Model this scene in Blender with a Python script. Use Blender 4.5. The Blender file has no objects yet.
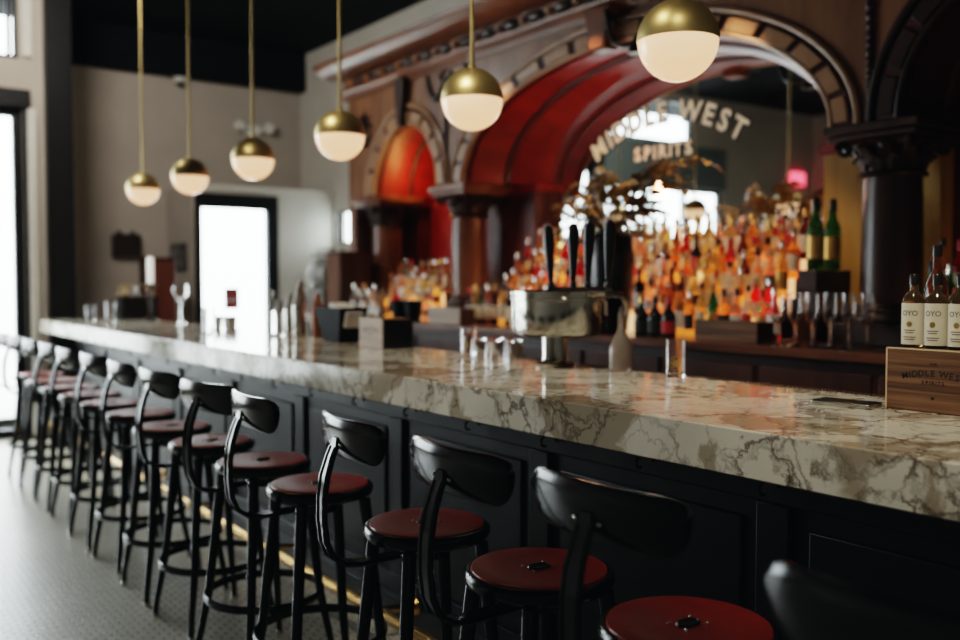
import bpy, bmesh, math, random
from mathutils import Vector, Matrix
random.seed(7)
PI = math.pi
scene = bpy.context.scene
col = scene.collection
SHARP = math.radians(38)

# ------------------------------------------------------------------ mesh builder
class MB:
    def __init__(self):
        self.v = []; self.f = []
    def add(self, vs, fs):
        n = len(self.v)
        self.v += [tuple(p) for p in vs]
        self.f += [tuple(i + n for i in q) for q in fs]
        return self
    def box(self, x0, x1, y0, y1, z0, z1, M=None):
        vs = [Vector((x, y, z)) for x in (x0, x1) for y in (y0, y1) for z in (z0, z1)]
        if M is not None: vs = [M @ p for p in vs]
        return self.add(vs, [(0,1,3,2),(4,6,7,5),(0,4,5,1),(2,3,7,6),(0,2,6,4),(1,5,7,3)])
    def lathe(self, prof, seg=24, c=(0,0,0), M=None, sx=1.0, sy=1.0, rot=0.0):
        vs = []; fs = []; rings = []
        for r, z in prof:
            if r < 1e-6:
                rings.append([len(vs)]); vs.append(Vector((0,0,z)))
            else:
                b = len(vs)
                for k in range(seg):
                    a = 2*PI*k/seg + rot
                    vs.append(Vector((r*sx*math.cos(a), r*sy*math.sin(a), z)))
                rings.append(list(range(b, b+seg)))
        for a, b in zip(rings, rings[1:]):
            if len(a) == 1 and len(b) == 1: continue
            for k in range(seg):
                k2 = (k+1) % seg
                if len(a) == 1: fs.append((a[0], b[k2], b[k]))
                elif len(b) == 1: fs.append((a[k], a[k2], b[0]))
                else: fs.append((a[k], a[k2], b[k2], b[k]))
        if len(rings[0]) > 1: fs.append(tuple(reversed(rings[0])))
        if len(rings[-1]) > 1: fs.append(tuple(rings[-1]))
        c = Vector(c)
        vs = [(M @ p if M is not None else p) + c for p in vs]
        return self.add(vs, fs)
    def loft(self, rings, closed=True, cap=True, loop=False):
        n = len(rings[0]); vs = [p for r in rings for p in r]; fs = []
        m = len(rings)
        for i in range(m if loop else m-1):
            j = (i+1) % m
            for k in range(n if closed else n-1):
                k2 = (k+1) % n
                fs.append((i*n+k, i*n+k2, j*n+k2, j*n+k))
        if cap and closed and not loop:
            fs.append(tuple(reversed(range(n)))); fs.append(tuple(range((m-1)*n, m*n)))
        return self.add(vs, fs)
    def tube(self, path, r, seg=10, closed=False, flat=None):
        P = [Vector(p) for p in path]; n = len(P)
        R = r if isinstance(r, (list, tuple)) else [r]*n
        rings = []; up = None
        for i in range(n):
            a = P[(i-1) % n] if (closed or i > 0) else P[i]
            b = P[(i+1) % n] if (closed or i < n-1) else P[i]
            t = (b-a).normalized()
            if up is None:
                up = Vector((0,0,1)) if abs(t.z) < .9 else Vector((1,0,0))
            s = t.cross(up).normalized(); up = s.cross(t).normalized()
            ring = []
            for k in range(seg):
                q = 2*PI*k/seg
                ring.append(P[i] + s*(R[i]*math.cos(q)) + up*(R[i]*math.sin(q)))
            rings.append(ring)
        return self.loft(rings, True, True, closed)
    def ribbon(self, path, side, w, t):
        """flat bar swept along path; side = width axis, w full width (or list), t thickness"""
        P = [Vector(p) for p in path]; S = Vector(side).normalized(); rings = []; n = len(P)
        W = w if isinstance(w, (list, tuple)) else [w]*n
        for i in range(n):
            a = P[max(0,i-1)]; b = P[min(n-1,i+1)]
            d = (b-a).normalized(); u = S.cross(d).normalized()
            h = W[i]/2; e = t/2; c = e*.7
            ring = [P[i]+S*x+u*y for x, y in ((-h,-e+c),(-h+c,-e),(h-c,-e),(h,-e+c),(h,e-c),(h-c,e),(-h+c,e),(-h,e-c))]
            rings.append(ring)
        return self.loft(rings)
    def prism(self, poly, fn, d0, d1):
        """poly: 2-D outline; fn(u,v,d) -> point"""
        return self.loft([[Vector(fn(u,v,d)) for u,v in poly] for d in (d0,d1)])
    def sphere(self, c, r, seg=14, rings=8, s=(1,1,1)):
        prof = [(r*math.sin(PI*k/rings), -r*math.cos(PI*k/rings)) for k in range(rings+1)]
        return self.lathe(prof, seg, c, Matrix.Diagonal(Vector(s)))
    def mesh(self, name, mat=None, flat=False, recalc=True):
        me = bpy.data.meshes.new(name)
        me.from_pydata(self.v, [], self.f)
        if recalc:
            bm = bmesh.new(); bm.from_mesh(me)
            bmesh.ops.recalc_face_normals(bm, faces=bm.faces)
            bm.to_mesh(me); bm.free()
        if not flat:
            me.shade_smooth(); me.set_sharp_from_angle(angle=SHARP)
        if mat: me.materials.append(mat)
        me.update()
        return me
    def build(self, name, mat, parent=None, bevel=0, flat=False, recalc=True, seg=2):
        o = bpy.data.objects.new(name, self.mesh(name, mat, flat, recalc))
        col.objects.link(o)
        if parent is not None: o.parent = parent
        if bevel:
            m = o.modifiers.new('bevel', 'BEVEL'); m.width = bevel; m.segments = seg
            m.limit_method = 'ANGLE'; m.angle_limit = math.radians(40)
        return o

def tag(o, label, cat, group=None):
    o['label'] = label; o['category'] = cat
    if group: o['group'] = group
    return o
def thing(name, label, cat, loc=(0,0,0), rz=0.0, group=None):
    o = bpy.data.objects.new(name, None); col.objects.link(o)
    o.empty_display_size = .1
    o.location = loc; o.rotation_euler = (0,0,rz)
    return tag(o, label, cat, group)
def struct(o):
    o['kind'] = 'structure'; return o
def kids(o): return [c for c in bpy.data.objects if c.parent == o]
def dup(root, loc, rz, label, group=None):
    r = root.copy(); col.objects.link(r); r.location = loc; r.rotation_euler = (0,0,rz)
    r['label'] = label
    if group: r['group'] = group
    for ch in kids(root):
        c = ch.copy(); col.objects.link(c); c.parent = r
        for g in kids(ch):
            d = g.copy(); col.objects.link(d); d.parent = c
    return r

ORD = ['first','second','third','fourth','fifth','sixth','seventh','eighth','ninth','tenth','eleventh','twelfth','thirteenth',
       'fourteenth','fifteenth','sixteenth','seventeenth','eighteenth','nineteenth','twentieth']
TENS = {2:'twenty',3:'thirty'}
def ordinal(n):   # 1-based
    if n <= 20: return ORD[n-1]
    return 'thirtieth' if n == 30 else TENS[n//10] + '-' + ORD[n % 10 - 1]

# ------------------------------------------------------------------ materials
def new_mat(name):
    m = bpy.data.materials.new(name); m.use_nodes = True
    nt = m.node_tree; b = nt.nodes['Principled BSDF']
    return m, nt, b
def N(nt, t, **kw):
    n = nt.nodes.new(t)
    for k, v in kw.items():
        if k in n.inputs: n.inputs[k].default_value = v
        else: setattr(n, k, v)
    return n
def ramp(nt, stops):
    r = nt.nodes.new('ShaderNodeValToRGB'); e = r.color_ramp.elements
    while len(e) < len(stops): e.new(.5)
    for i, (p, c) in enumerate(stops):
        e[i].position = p; e[i].color = (*c, 1) if len(c) == 3 else c
    return r
def coords(nt, scale=(1,1,1)):
    tc = nt.nodes.new('ShaderNodeTexCoord'); mp = nt.nodes.new('ShaderNodeMapping')
    mp.inputs['Scale'].default_value = scale
    nt.links.new(tc.outputs['Object'], mp.inputs['Vector'])
    return mp.outputs['Vector']
def plain(name, c, rough=.5, metal=0.0, var=.12, scale=14, spec=.5, coat=0.0, bump=0.0, trans=0.0, ior=1.45, emit=None, es=0.0):
    m, nt, b = new_mat(name)
    v = coords(nt)
    n = N(nt, 'ShaderNodeTexNoise', Scale=scale, Detail=4.0)
    nt.links.new(v, n.inputs['Vector'])
    lo = tuple(max(0, x*(1-var)) for x in c); hi = tuple(min(1, x*(1+var)) for x in c)
    r = ramp(nt, [(.3, lo), (.7, hi)])
    nt.links.new(n.outputs['Fac'], r.inputs['Fac'])
    nt.links.new(r.outputs['Color'], b.inputs['Base Color'])
    b.inputs['Roughness'].default_value = rough; b.inputs['Metallic'].default_value = metal
    b.inputs['Specular IOR Level'].default_value = spec; b.inputs['Coat Weight'].default_value = coat
    b.inputs['Transmission Weight'].default_value = trans; b.inputs['IOR'].default_value = ior
    if emit:
        b.inputs['Emission Color'].default_value = (*emit, 1); b.inputs['Emission Strength'].default_value = es
    if bump:
        bp = N(nt, 'ShaderNodeBump', Strength=bump, Distance=.01)
        nt.links.new(n.outputs['Fac'], bp.inputs['Height']); nt.links.new(bp.outputs['Normal'], b.inputs['Normal'])
    return m
def wood(name, dark, light, scale=(18,1.5,18), rough=.3, coat=.3, contrast=(.3,.7)):
    m, nt, b = new_mat(name)
    v = coords(nt, scale)
    n = N(nt, 'ShaderNodeTexNoise', Scale=1.0, Detail=6.0, Distortion=.6)
    n2 = N(nt, 'ShaderNodeTexNoise', Scale=.25, Detail=2.0)
    nt.links.new(v, n.inputs['Vector']); nt.links.new(v, n2.inputs['Vector'])
    mx = N(nt, 'ShaderNodeMath', operation='MULTIPLY_ADD'); mx.inputs[1].default_value = .5
    nt.links.new(n2.outputs['Fac'], mx.inputs[0])
    ms = N(nt, 'ShaderNodeMath', operation='MULTIPLY'); ms.inputs[1].default_value = .5
    nt.links.new(n.outputs['Fac'], ms.inputs[0]); nt.links.new(ms.outputs[0], mx.inputs[2])
    r = ramp(nt, [(contrast[0], dark), (contrast[1], light)])
    nt.links.new(mx.outputs[0], r.inputs['Fac']); nt.links.new(r.outputs['Color'], b.inputs['Base Color'])
    b.inputs['Roughness'].default_value = rough; b.inputs['Coat Weight'].default_value = coat*.45
    b.inputs['Specular IOR Level'].default_value = .3; b.inputs['Coat Roughness'].default_value = .2
    return m
def pane_mat(name, tint=(.95,.98,1), refl=.08):
    m, nt, b = new_mat(name)
    nt.nodes.remove(b)
    t = N(nt, 'ShaderNodeBsdfTransparent'); t.inputs['Color'].default_value = (*tint, 1)
    g = N(nt, 'ShaderNodeBsdfGlossy'); g.inputs['Roughness'].default_value = .03
    mx = N(nt, 'ShaderNodeMixShader')
    lw = N(nt, 'ShaderNodeLayerWeight', Blend=.3)
    pw = N(nt, 'ShaderNodeMath', operation='POWER'); pw.inputs[1].default_value = 4.0
    fr = N(nt, 'ShaderNodeMath', operation='MULTIPLY_ADD'); fr.inputs[1].default_value = .85; fr.inputs[2].default_value = .04
    nt.links.new(lw.outputs['Facing'], pw.inputs[0]); nt.links.new(pw.outputs[0], fr.inputs[0])
    nt.links.new(fr.outputs[0], mx.inputs['Fac'])
    nt.links.new(t.outputs[0], mx.inputs[1]); nt.links.new(g.outputs[0], mx.inputs[2])
    nt.links.new(mx.outputs[0], nt.nodes['Material Output'].inputs['Surface'])
    return m
def marble():
    m, nt, b = new_mat('veined marble')
    L = nt.links.new
    v = coords(nt)
    d = N(nt, 'ShaderNodeTexNoise', Scale=5.0, Detail=6.0, Roughness=.62)
    L(v, d.inputs['Vector'])
    vm = N(nt, 'ShaderNodeVectorMath', operation='MULTIPLY_ADD')
    vm.inputs[1].default_value = (.34,.34,.34)
    L(d.outputs['Color'], vm.inputs[0]); L(v, vm.inputs[2])
    def vein(scale, width):
        vo = N(nt, 'ShaderNodeTexVoronoi', feature='DISTANCE_TO_EDGE', Scale=scale)
        L(vm.outputs[0], vo.inputs['Vector'])
        r = ramp(nt, [(0, (1,1,1)), (width, (0,0,0))])
        L(vo.outputs['Distance'], r.inputs['Fac'])
        return r.outputs['Color']
    def mask(scale, a, bb, off):
        mp = N(nt, 'ShaderNodeMapping'); mp.inputs['Location'].default_value = off
        L(v, mp.inputs['Vector'])
        n = N(nt, 'ShaderNodeTexNoise', Scale=scale, Detail=5.0, Distortion=.8)
        L(mp.outputs[0], n.inputs['Vector'])
        r = ramp(nt, [(a, (0,0,0)), (bb, (1,1,1))]); L(n.outputs['Fac'], r.inputs['Fac'])
        return r.outputs['Color']
    def mul(a, c):
        x = N(nt, 'ShaderNodeMath', operation='MULTIPLY'); L(a, x.inputs[0])
        if isinstance(c, float): x.inputs[1].default_value = c
        else: L(c, x.inputs[1])
        return x.outputs[0]
    def mix(fac, a, c):
        x = N(nt, 'ShaderNodeMixRGB'); L(fac, x.inputs['Fac'])
        for s, q in (('Color1', a), ('Color2', c)):
            if isinstance(q, tuple): x.inputs[s].default_value = (*q, 1)
            else: L(q, x.inputs[s])
        return x.outputs[0]
    base = mix(mask(3.0, .35, .7, (3,1,0)), (.80,.77,.66), (.62,.60,.50))
    patch = mul(mask(3.6, .53, .57, (0,0,5)), .9)
    c1 = mix(patch, base, (.34,.285,.20))
    v1 = mul(vein(3.4, .045), mask(2.6, .38, .52, (7,2,1)))
    c2 = mix(mul(v1, .9), c1, (.10,.075,.05))
    v2 = mul(vein(10.0, .10), mask(3.0, .47, .54, (1,9,4)))
    c3 = mix(mul(v2, .9), c2, (.10,.07,.045))
    v3 = mul(vein(7.0, .04), .45)
    c4 = mix(v3, c3, (.18,.15,.11))
    L(c4, b.inputs['Base Color'])
    b.inputs['Roughness'].default_value = .1
    b.inputs['Specular IOR Level'].default_value = .42
    return m
def tile():
    m, nt, b = new_mat('small floor tile')
    L = nt.links.new
    v = coords(nt)
    br = N(nt, 'ShaderNodeTexBrick', Scale=1.0)
    br.inputs['Brick Width'].default_value = .062; br.inputs['Row Height'].default_value = .031
    br.inputs['Mortar Size'].default_value = .0045; br.inputs['Mortar Smooth'].default_value = .3
    br.inputs['Color1'].default_value = (.84,.79,.65,1); br.inputs['Color2'].default_value = (.70,.65,.52,1)
    br.inputs['Mortar'].default_value = (.20,.185,.15,1)
    L(v, br.inputs['Vector'])
    n = N(nt, 'ShaderNodeTexNoise', Scale=1.3, Detail=4.0); L(v, n.inputs['Vector'])
    r = ramp(nt, [(.3, (.75,.75,.75)), (.7, (1,1,1))]); L(n.outputs['Fac'], r.inputs['Fac'])
    mx = N(nt, 'ShaderNodeMixRGB', blend_type='MULTIPLY'); mx.inputs['Fac'].default_value = 1
    L(br.outputs['Color'], mx.inputs['Color1']); L(r.outputs['Color'], mx.inputs['Color2'])
    L(mx.outputs[0], b.inputs['Base Color'])
    bp = N(nt, 'ShaderNodeBump', Strength=.35, Distance=.004, invert=True)
    L(br.outputs['Fac'], bp.inputs['Height']); L(bp.outputs[0], b.inputs['Normal'])
    b.inputs['Roughness'].default_value = .32
    return m

M_marble = marble(); M_tile = tile()
M_black = plain('black enamel', (.006,.0065,.007), .16, spec=.38, coat=.0, var=.2, scale=30)
M_seat = wood('red stained seat wood', (.23,.014,.011), (.42,.040,.028), (26,3,26), .28, .3)
M_steel = plain('worn steel', (.55,.53,.48), .25, 1.0)
M_chrome = plain('chrome', (.52,.50,.44), .14, 1.0, var=.03)
M_brass = plain('aged brass', (.66,.51,.22), .40, .9, var=.1, scale=8)
M_brass_rail = plain('polished brass', (.50,.29,.09), .25, 1.0, var=.08)
M_front = plain('dark blue grey paint', (.0045,.0052,.0056), .42, var=.15, scale=5, spec=.26)
M_wall = plain('warm grey plaster', (.43,.385,.335), .85, var=.05, scale=3, bump=.04)
M_wall2 = plain('pale grey plaster', (.58,.57,.52), .85, var=.04, scale=3, bump=.04)
M_wallcream = plain('cream painted trim', (.62,.60,.54), .6, var=.04)
M_wallteal = plain('teal grey plaster', (.12,.15,.15), .7, var=.1, scale=2)
M_ceil = plain('black ceiling paint', (.006,.006,.007), .8, var=.2, spec=.1)
M_blackframe = plain('black frame paint', (.008,.008,.009), .45, var=.2, spec=.25)
M_pane = pane_mat('window glass')
M_pave = plain('pale pavement', (.6,.6,.57), .9, var=.08, scale=2)
M_leafout = plain('bright green leaves', (.20,.42,.06), .6, var=.4, scale=20)
M_mahog = wood('red brown carved wood', (.085,.024,.009), (.25,.088,.034), (12,3,3), .32, .35)
M_mahog_v = wood('red brown upright wood', (.075,.026,.013), (.22,.09,.045), (14,14,2), .3, .35)
M_dark = wood('dark carved wood', (.012,.005,.003), (.05,.018,.010), (10,10,10), .35, .3)
M_vault = wood('deep red polished wood', (.14,.005,.004), (.30,.014,.008), (2,9,9), .46, .1)
M_rib = wood('dark red rib wood', (.035,.006,.005), (.10,.012,.010), (3,9,9), .42, .2)
M_warmlight_wood = wood('wood with painted golden light', (.36,.20,.05), (.55,.34,.09), (14,14,2), .5, .0)  # golden colour holds the warm light on the right pilaster
M_counter = wood('brown counter wood', (.055,.020,.012), (.17,.068,.040), (14,2,14), .22, .5)
M_cab = wood('dark cabinet wood', (.022,.009,.006), (.07,.026,.016), (14,14,2), .35, .3)
M_mirror = plain('mirror silver', (.80,.84,.84), .015, 1.0, var=.02)
M_opal = None
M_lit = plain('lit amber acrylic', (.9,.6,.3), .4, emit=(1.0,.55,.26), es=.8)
M_letter = plain('cream painted letter', (.86,.74,.52), .5, var=.06, emit=(1,.82,.55), es=.10)  # faint glow added to the painted letters
M_letter_edge = plain('black letter outline', (.01,.01,.01), .5)
M_crate = wood('walnut crate wood', (.055,.024,.010), (.20,.100,.046), (120,3,120), .6, .0, (.38,.62))
M_crate_pale = wood('pale crate edge wood', (.52,.38,.22), (.70,.54,.34), (30,3,30), .55, .0)
M_crate_wash = wood('pale washed crate wood', (.34,.27,.22), (.52,.42,.34), (40,2.2,40), .6, .0)
M_ink = plain('burnt black ink', (.012,.009,.007), .7)
M_ink_soft = plain('faded ink', (.22,.17,.13), .7)
M_glass = plain('clear glass', (1,1,1), .02, trans=1.0, ior=1.45, var=0.0)
M_gold = plain('gold print', (.55,.36,.12), .35, .8)
M_phone = plain('black phone glass', (.006,.006,.008), .25, spec=.2)
M_cream_label = plain('cream paper label', (.66,.62,.49), .7, var=.05)
M_blackplastic = plain('black plastic', (.008,.008,.009), .3, spec=.5)
M_handle = plain('black tap handle', (.004,.004,.005), .3, spec=.45)
M_vase = plain('black glazed vase', (.006,.006,.007), .25)
M_leaf = plain('olive gold leaves', (.27,.155,.035), .35, var=.5, scale=9)
M_stem = plain('brown plant stems', (.10,.06,.02), .6)
M_paper = plain('white paper', (.78,.78,.74), .8)
M_red_card = plain('faded red card', (.32,.07,.06), .7, var=.3, scale=18)
M_candle = plain('white candle wax', (.85,.83,.77), .5, emit=(1,.95,.85), es=.5)
M_white = plain('white enamel', (.75,.74,.70), .35)
M_grey_metal = plain('grey metal', (.22,.21,.19), .5, .5)
M_exit = plain('red lit sign', (.8,.05,.06), .5, emit=(1,.08,.12), es=2.5)
M_yellow_light = plain('painted yellow light', (.55,.34,.06), .6)
M_bronze = plain('dark bronze', (.035,.024,.015), .35, .8)

def opal():
    m, nt, b = new_mat('glowing opal glass')
    L = nt.links.new
    tc = N(nt, 'ShaderNodeTexCoord'); sp = N(nt, 'ShaderNodeSeparateXYZ'); L(tc.outputs['Generated'], sp.inputs[0])
    r = ramp(nt, [(0, (1,.50,.24)), (1.0, (1,.56,.30))]); L(sp.outputs['Z'], r.inputs['Fac'])
    b.inputs['Base Color'].default_value = (.55,.48,.40,1); b.inputs['Roughness'].default_value = .12
    L(r.outputs['Color'], b.inputs['Emission Color']); b.inputs['Emission Strength'].default_value = OPAL_STRENGTH
    return m
OPAL_STRENGTH = .95
M_opal = opal()

# bottle glass colours
def bottle_glass(name, c, trans=.8, rough=.06):
    return plain(name, c, rough, trans=trans, ior=1.33, var=.1, spec=.6)
BG = {
 'amber':  bottle_glass('amber bottle glass', (1.0,.52,.16)),
 'honey':  bottle_glass('honey bottle glass', (1.0,.62,.22)),
 'copper': bottle_glass('copper bottle glass', (.95,.34,.09)),
 'red':    bottle_glass('red bottle glass', (.70,.015,.012)),
 'clear':  bottle_glass('clear bottle glass', (.97,.93,.86), .9),
 'green':  bottle_glass('green bottle glass', (.04,.20,.05)),
 'brown':  bottle_glass('brown bottle glass', (.20,.05,.015)),
 'black':  bottle_glass('black bottle glass', (.012,.012,.010), .2),
 'pink':   bottle_glass('pink bottle glass', (.98,.42,.28)),
 'yellow': bottle_glass('yellow green bottle glass', (.75,.75,.15)),
}
BL = {'cream': plain('cream bottle label', (.80,.68,.48), .6), 'white': plain('white bottle label', (.85,.82,.76), .6),
      'red': plain('red bottle label', (.5,.03,.03), .6), 'black': plain('black bottle label', (.02,.02,.02), .6),
      'gold': plain('gold bottle label', (.70,.42,.12), .4, .5), 'orange': plain('orange bottle label', (.85,.30,.06), .6)}
BC = {'black': plain('black bottle cap', (.012,.011,.010), .3), 'gold': plain('gold bottle cap', (.75,.48,.15), .3, .9),
      'red': plain('red bottle cap', (.5,.02,.02), .35), 'silver': plain('silver bottle pourer', (.75,.74,.70), .2, 1.0),
      'cork': plain('cork stopper', (.45,.28,.14), .8), 'green': plain('green bottle cap', (.03,.22,.06), .35)}

# ------------------------------------------------------------------ text as mesh
def text_mesh(txt, size, offset=0.0, ext=.001):
    cu = bpy.data.curves.new('lettering', 'FONT'); cu.body = txt; cu.size = size
    cu.align_x = 'CENTER'; cu.align_y = 'CENTER'; cu.offset = offset; cu.extrude = ext; cu.resolution_u = 3
    o = bpy.data.objects.new('lettering', cu); col.objects.link(o)
    dg = bpy.context.evaluated_depsgraph_get(); dg.update()
    me = bpy.data.meshes.new_from_object(o.evaluated_get(dg))
    vs = [v.co.copy() for v in me.vertices]; fs = [tuple(p.vertices) for p in me.polygons]
    bpy.data.objects.remove(o); bpy.data.curves.remove(cu); bpy.data.meshes.remove(me)
    return vs, fs
ADV = {'M':.86,'W':1.02,'I':.36,'D':.76,'L':.60,'E':.66,'S':.68,'T':.64,' ':.42,'P':.68,'R':.72,'H':.74}
def arc_word(mb, word, size, R, fn, offset, ext, track=1.0, squash=1.0, only=None):
    """letters along an arc of radius R (0 = straight) centred on the origin; fn(u,v,d)->point"""
    tot = sum(ADV.get(c,.7) for c in word)*size*track
    u = -tot/2; wi = 0
    for c in word:
        a = ADV.get(c,.7)*size*track
        m = u + a/2; u += a
        if c == ' ': wi += 1; continue
        if only is not None and wi != only: continue
        vs, fs = text_mesh(c, size, offset, ext)
        out = []
        for p in vs:
            if R:
                t = m/R; x = p.x*squash; y = p.y
                uu = R*math.sin(t) + x*math.cos(t) + y*math.sin(t)
                vv = R*(math.cos(t)-1) - x*math.sin(t) + y*math.cos(t)
            else: uu, vv = m + p.x*squash, p.y
            out.append(fn(uu, vv, p.z))
        mb.add(out, fs)

# ================================================================== THE ROOM
XL, XR, YN, YF, ZC = -4.2, 4.9, -3.0, 10.4, 4.1
YW = 9.15                      # street wall that holds the glazed door
struct(MB().box(XL-.2, XR+.2, YN-.2, YF+.2, -.12, 0).build('floor', M_tile))
struct(MB().box(XL-.2, XR+.2, YN-.2, YF+.2, ZC, ZC+.15).build('ceiling', M_ceil))
# street wall: opening for door (0.62..1.5) and long transom
w = MB()
w.box(XL, -1.95, YW, YW+.15, 0, 3.38); w.box(.45, .62, YW, YW+.15, 0, 3.38); w.box(-1.95, .45, YW, YW+.15, 0, .35); w.box(-1.95, .45, YW, YW+.15, 2.75, 3.38); w.box(1.62, 1.80, YW, YW+.15, 0, 3.38)
w.box(.62, 1.62, YW, YW+.15, 2.95, 3.38)
w.box(XL, -1.3, YW, YW+.15, 3.38, ZC); w.box(1.60, 1.80, YW, YW+.15, 3.38, ZC)
w.box(-1.3, 1.60, YW, YW+.15, 3.99, ZC)
struct(w.build('wall_front', M_wall))
w = MB()   # dark green grey panelling above the street window
w.box(-2.0, .5, YW-.03, YW, 2.77, 3.36)
struct(w.build('trim_1', M_wallteal))
# recessed far wall with the opening that feeds the vestibule
w = MB()
struct(MB().box(1.80, 1.95, YW+.15, YF+.15, 0, ZC).build('wall_return', M_wall))
w.box(1.95, 3.42, YF, YF+.15, 0, ZC); w.box(4.80, XR, YF, YF+.15, 0, ZC); w.box(3.42, 4.80, YF, YF+.15, 2.3, ZC)
struct(w.build('wall_far', M_wall))
struct(MB().box(1.96, XR, YF-.16, YF, 3.66, ZC).build('trim_2', M_ceil))          # black beam at the far wall
# right wall with a small square window
w = MB()
a0, a1, b0, b1 = 8.95, 9.50, 1.83, 2.20
w.box(XR, XR+.15, YN, a0, 0, ZC); w.box(XR, XR+.15, a1, YF, 0, ZC)
w.box(XR, XR+.15, a0, a1, 0, b0); w.box(XR, XR+.15, a0, a1, b1, ZC)
struct(w.build('wall_right', M_wall2))
# left wall with two tall windows
w = MB()
wins = []
ys = [YN] + [q for p in wins for q in p] + [YW+.15]
for i in range(0, len(ys), 2): w.box(XL-.15, XL, ys[i], ys[i+1], 0, ZC)
for p, q in wins:
    w.box(XL-.15, XL, p, q, 0, .3); w.box(XL-.15, XL, p, q, 3.75, ZC)
struct(w.build('wall_left', M_wall))
struct(MB().box(XL, XR, YN-.15, YN, 0, ZC).build('wall_near', M_wall))
struct(MB().box(XL-12, XR+12, YF+.2, YF+14, -.14, -.04).box(XL-12, XL-.3, YN-2, YF+.2, -.14, -.04).box(XL-.3, 1.79, YW+.16, YF+.2, -.14, .0).build('ground', M_pave))

def glazing(name, axis, c, u0, u1, z0, z1, mull=(), bars=(), fw=.05, fd=.07, mat=M_blackframe):
    """frame plus pane in an opening. axis 'Y': plane y=c, u is x; axis 'X': plane x=c, u is y"""
    f = MB()
    def bx(a, b, p, q, d=fd):
        if axis == 'Y': f.box(a, b, c-d/2, c+d/2, p, q)
        else: f.box(c-d/2, c+d/2, a, b, p, q)
    bx(u0, u0+fw, z0, z1); bx(u1-fw, u1, z0, z1); bx(u0+fw, u1-fw, z0, z0+fw); bx(u0+fw, u1-fw, z1-fw, z1)
    for m in mull: bx(m-fw/2, m+fw/2, z0+fw, z1-fw)
    for h in bars: bx(u0+fw, u1-fw, h-fw/2, h+fw/2, fd*.8)
    fo = struct(f.build(name, mat, bevel=.004))
    p = MB()
    if axis == 'Y': p.box(u0+fw, u1-fw, c-.004, c+.004, z0+fw, z1-fw)
    else: p.box(c-.004, c+.004, u0+fw, u1-fw, z0+fw, z1-fw)
    po = p.build('pane', M_pane, fo)
    return fo
d1 = glazing('door_1', 'Y', YW+.06, .62, 1.62, 0, 2.95, fw=.08, fd=.09)
MB().box(.72, 1.42, YW-.02, YW+.0, 1.83, 1.90).box(.74, .78, YW-.0, YW+.06, 1.83, 1.90).box(1.36, 1.40, YW, YW+.06, 1.83, 1.90).build('push_bar', M_brass, d1, bevel=.006)
struct(MB().box(.54, 1.68, YW-.09, YW, 2.94, 3.10).build('trim_3', M_blackframe, bevel=.01))    # black lintel
struct(MB().box(1.622, 1.645, YW-.07, YW, 0, 2.935).build('trim_4', M_blackframe))              # black jamb
struct(MB().box(1.65, 1.72, YW-.10, YW, 0, 2.935).build('trim_5', M_wallcream, bevel=.01))      # pale pilaster
struct(MB().box(1.80, 2.02, YW-.12, YW+.12, 0, ZC).build('trim_6', M_blackframe, bevel=.006))  # black steel column
struct(MB().box(1.63, 1.70, YW-.05, YW, 3.40, ZC).build('trim_7', M_wallcream))
glazing('window_3', 'Y', YW+.06, -1.95, .45, .35, 2.75, mull=(-1.15,-.35), fw=.05)
glazing('window_1', 'Y', YW+.06, -1.3, 1.60, 3.38, 3.99, mull=(1.53,), fw=.035)
for i, (p, q) in enumerate(wins):
    glazing('window_%d' % (i+4), 'X', XL-.06, p, q, .3, 3.75, mull=((p+q)/2,), bars=(2.8,), fw=.06)
glazing('window_2', 'X', XR+.06, a0, a1, b0, b1, fw=.02)
# vestibule in the far corner: front wall with a glazed black door
VY, VX, VZ = 9.55, 3.28, 2.41
w = MB()
struct(MB().box(VX, VX+.10, VY+.001, YF-.005, 0, VZ).build('wall_vestibule_side', M_wall))
w.box(4.23, XR-.005, VY, VY+.10, 0, VZ); w.box(VX+.10, 4.23, VY, VY+.10, 2.33, VZ)
w.box(VX+.10, XR-.005, VY+.10, YF-.005, VZ-.06, VZ)
struct(w.build('wall_vestibule', M_wall2))
struct(MB().box(VX-.02, XR-.006, VY-.025, VY, VZ-.05, VZ+.01).build('trim_8', M_wallcream))
d2 = glazing('door_2', 'Y', VY+.03, VX+.02, 4.22, 0, 2.33, fw=.055, fd=.10)
MB().box(VX+.075, 4.165, VY-.02, VY+.06, 2.175, 2.275).box(4.09, 4.166, VY-.02, VY+.06, .055, 2.175).build('door_head', M_blackframe, d2)
MB().tube([(4.13,VY-.02,.95),(4.13,VY-.06,1.0),(4.13,VY-.06,1.25),(4.13,VY-.02,1.3)], .012).build('door_handle', M_steel, d2)
# notice on the vestibule door
t = MB().box(3.60, 3.76, VY-.030, VY-.022, 1.11, 1.34).build('door_notice', M_red_card); tag(t, 'faded red notice card low on the bright glazed door', 'notice')
MB().box(3.615, 3.745, VY-.032, VY-.030, 1.20, 1.215).build('printed_line', M_paper, t)

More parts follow.
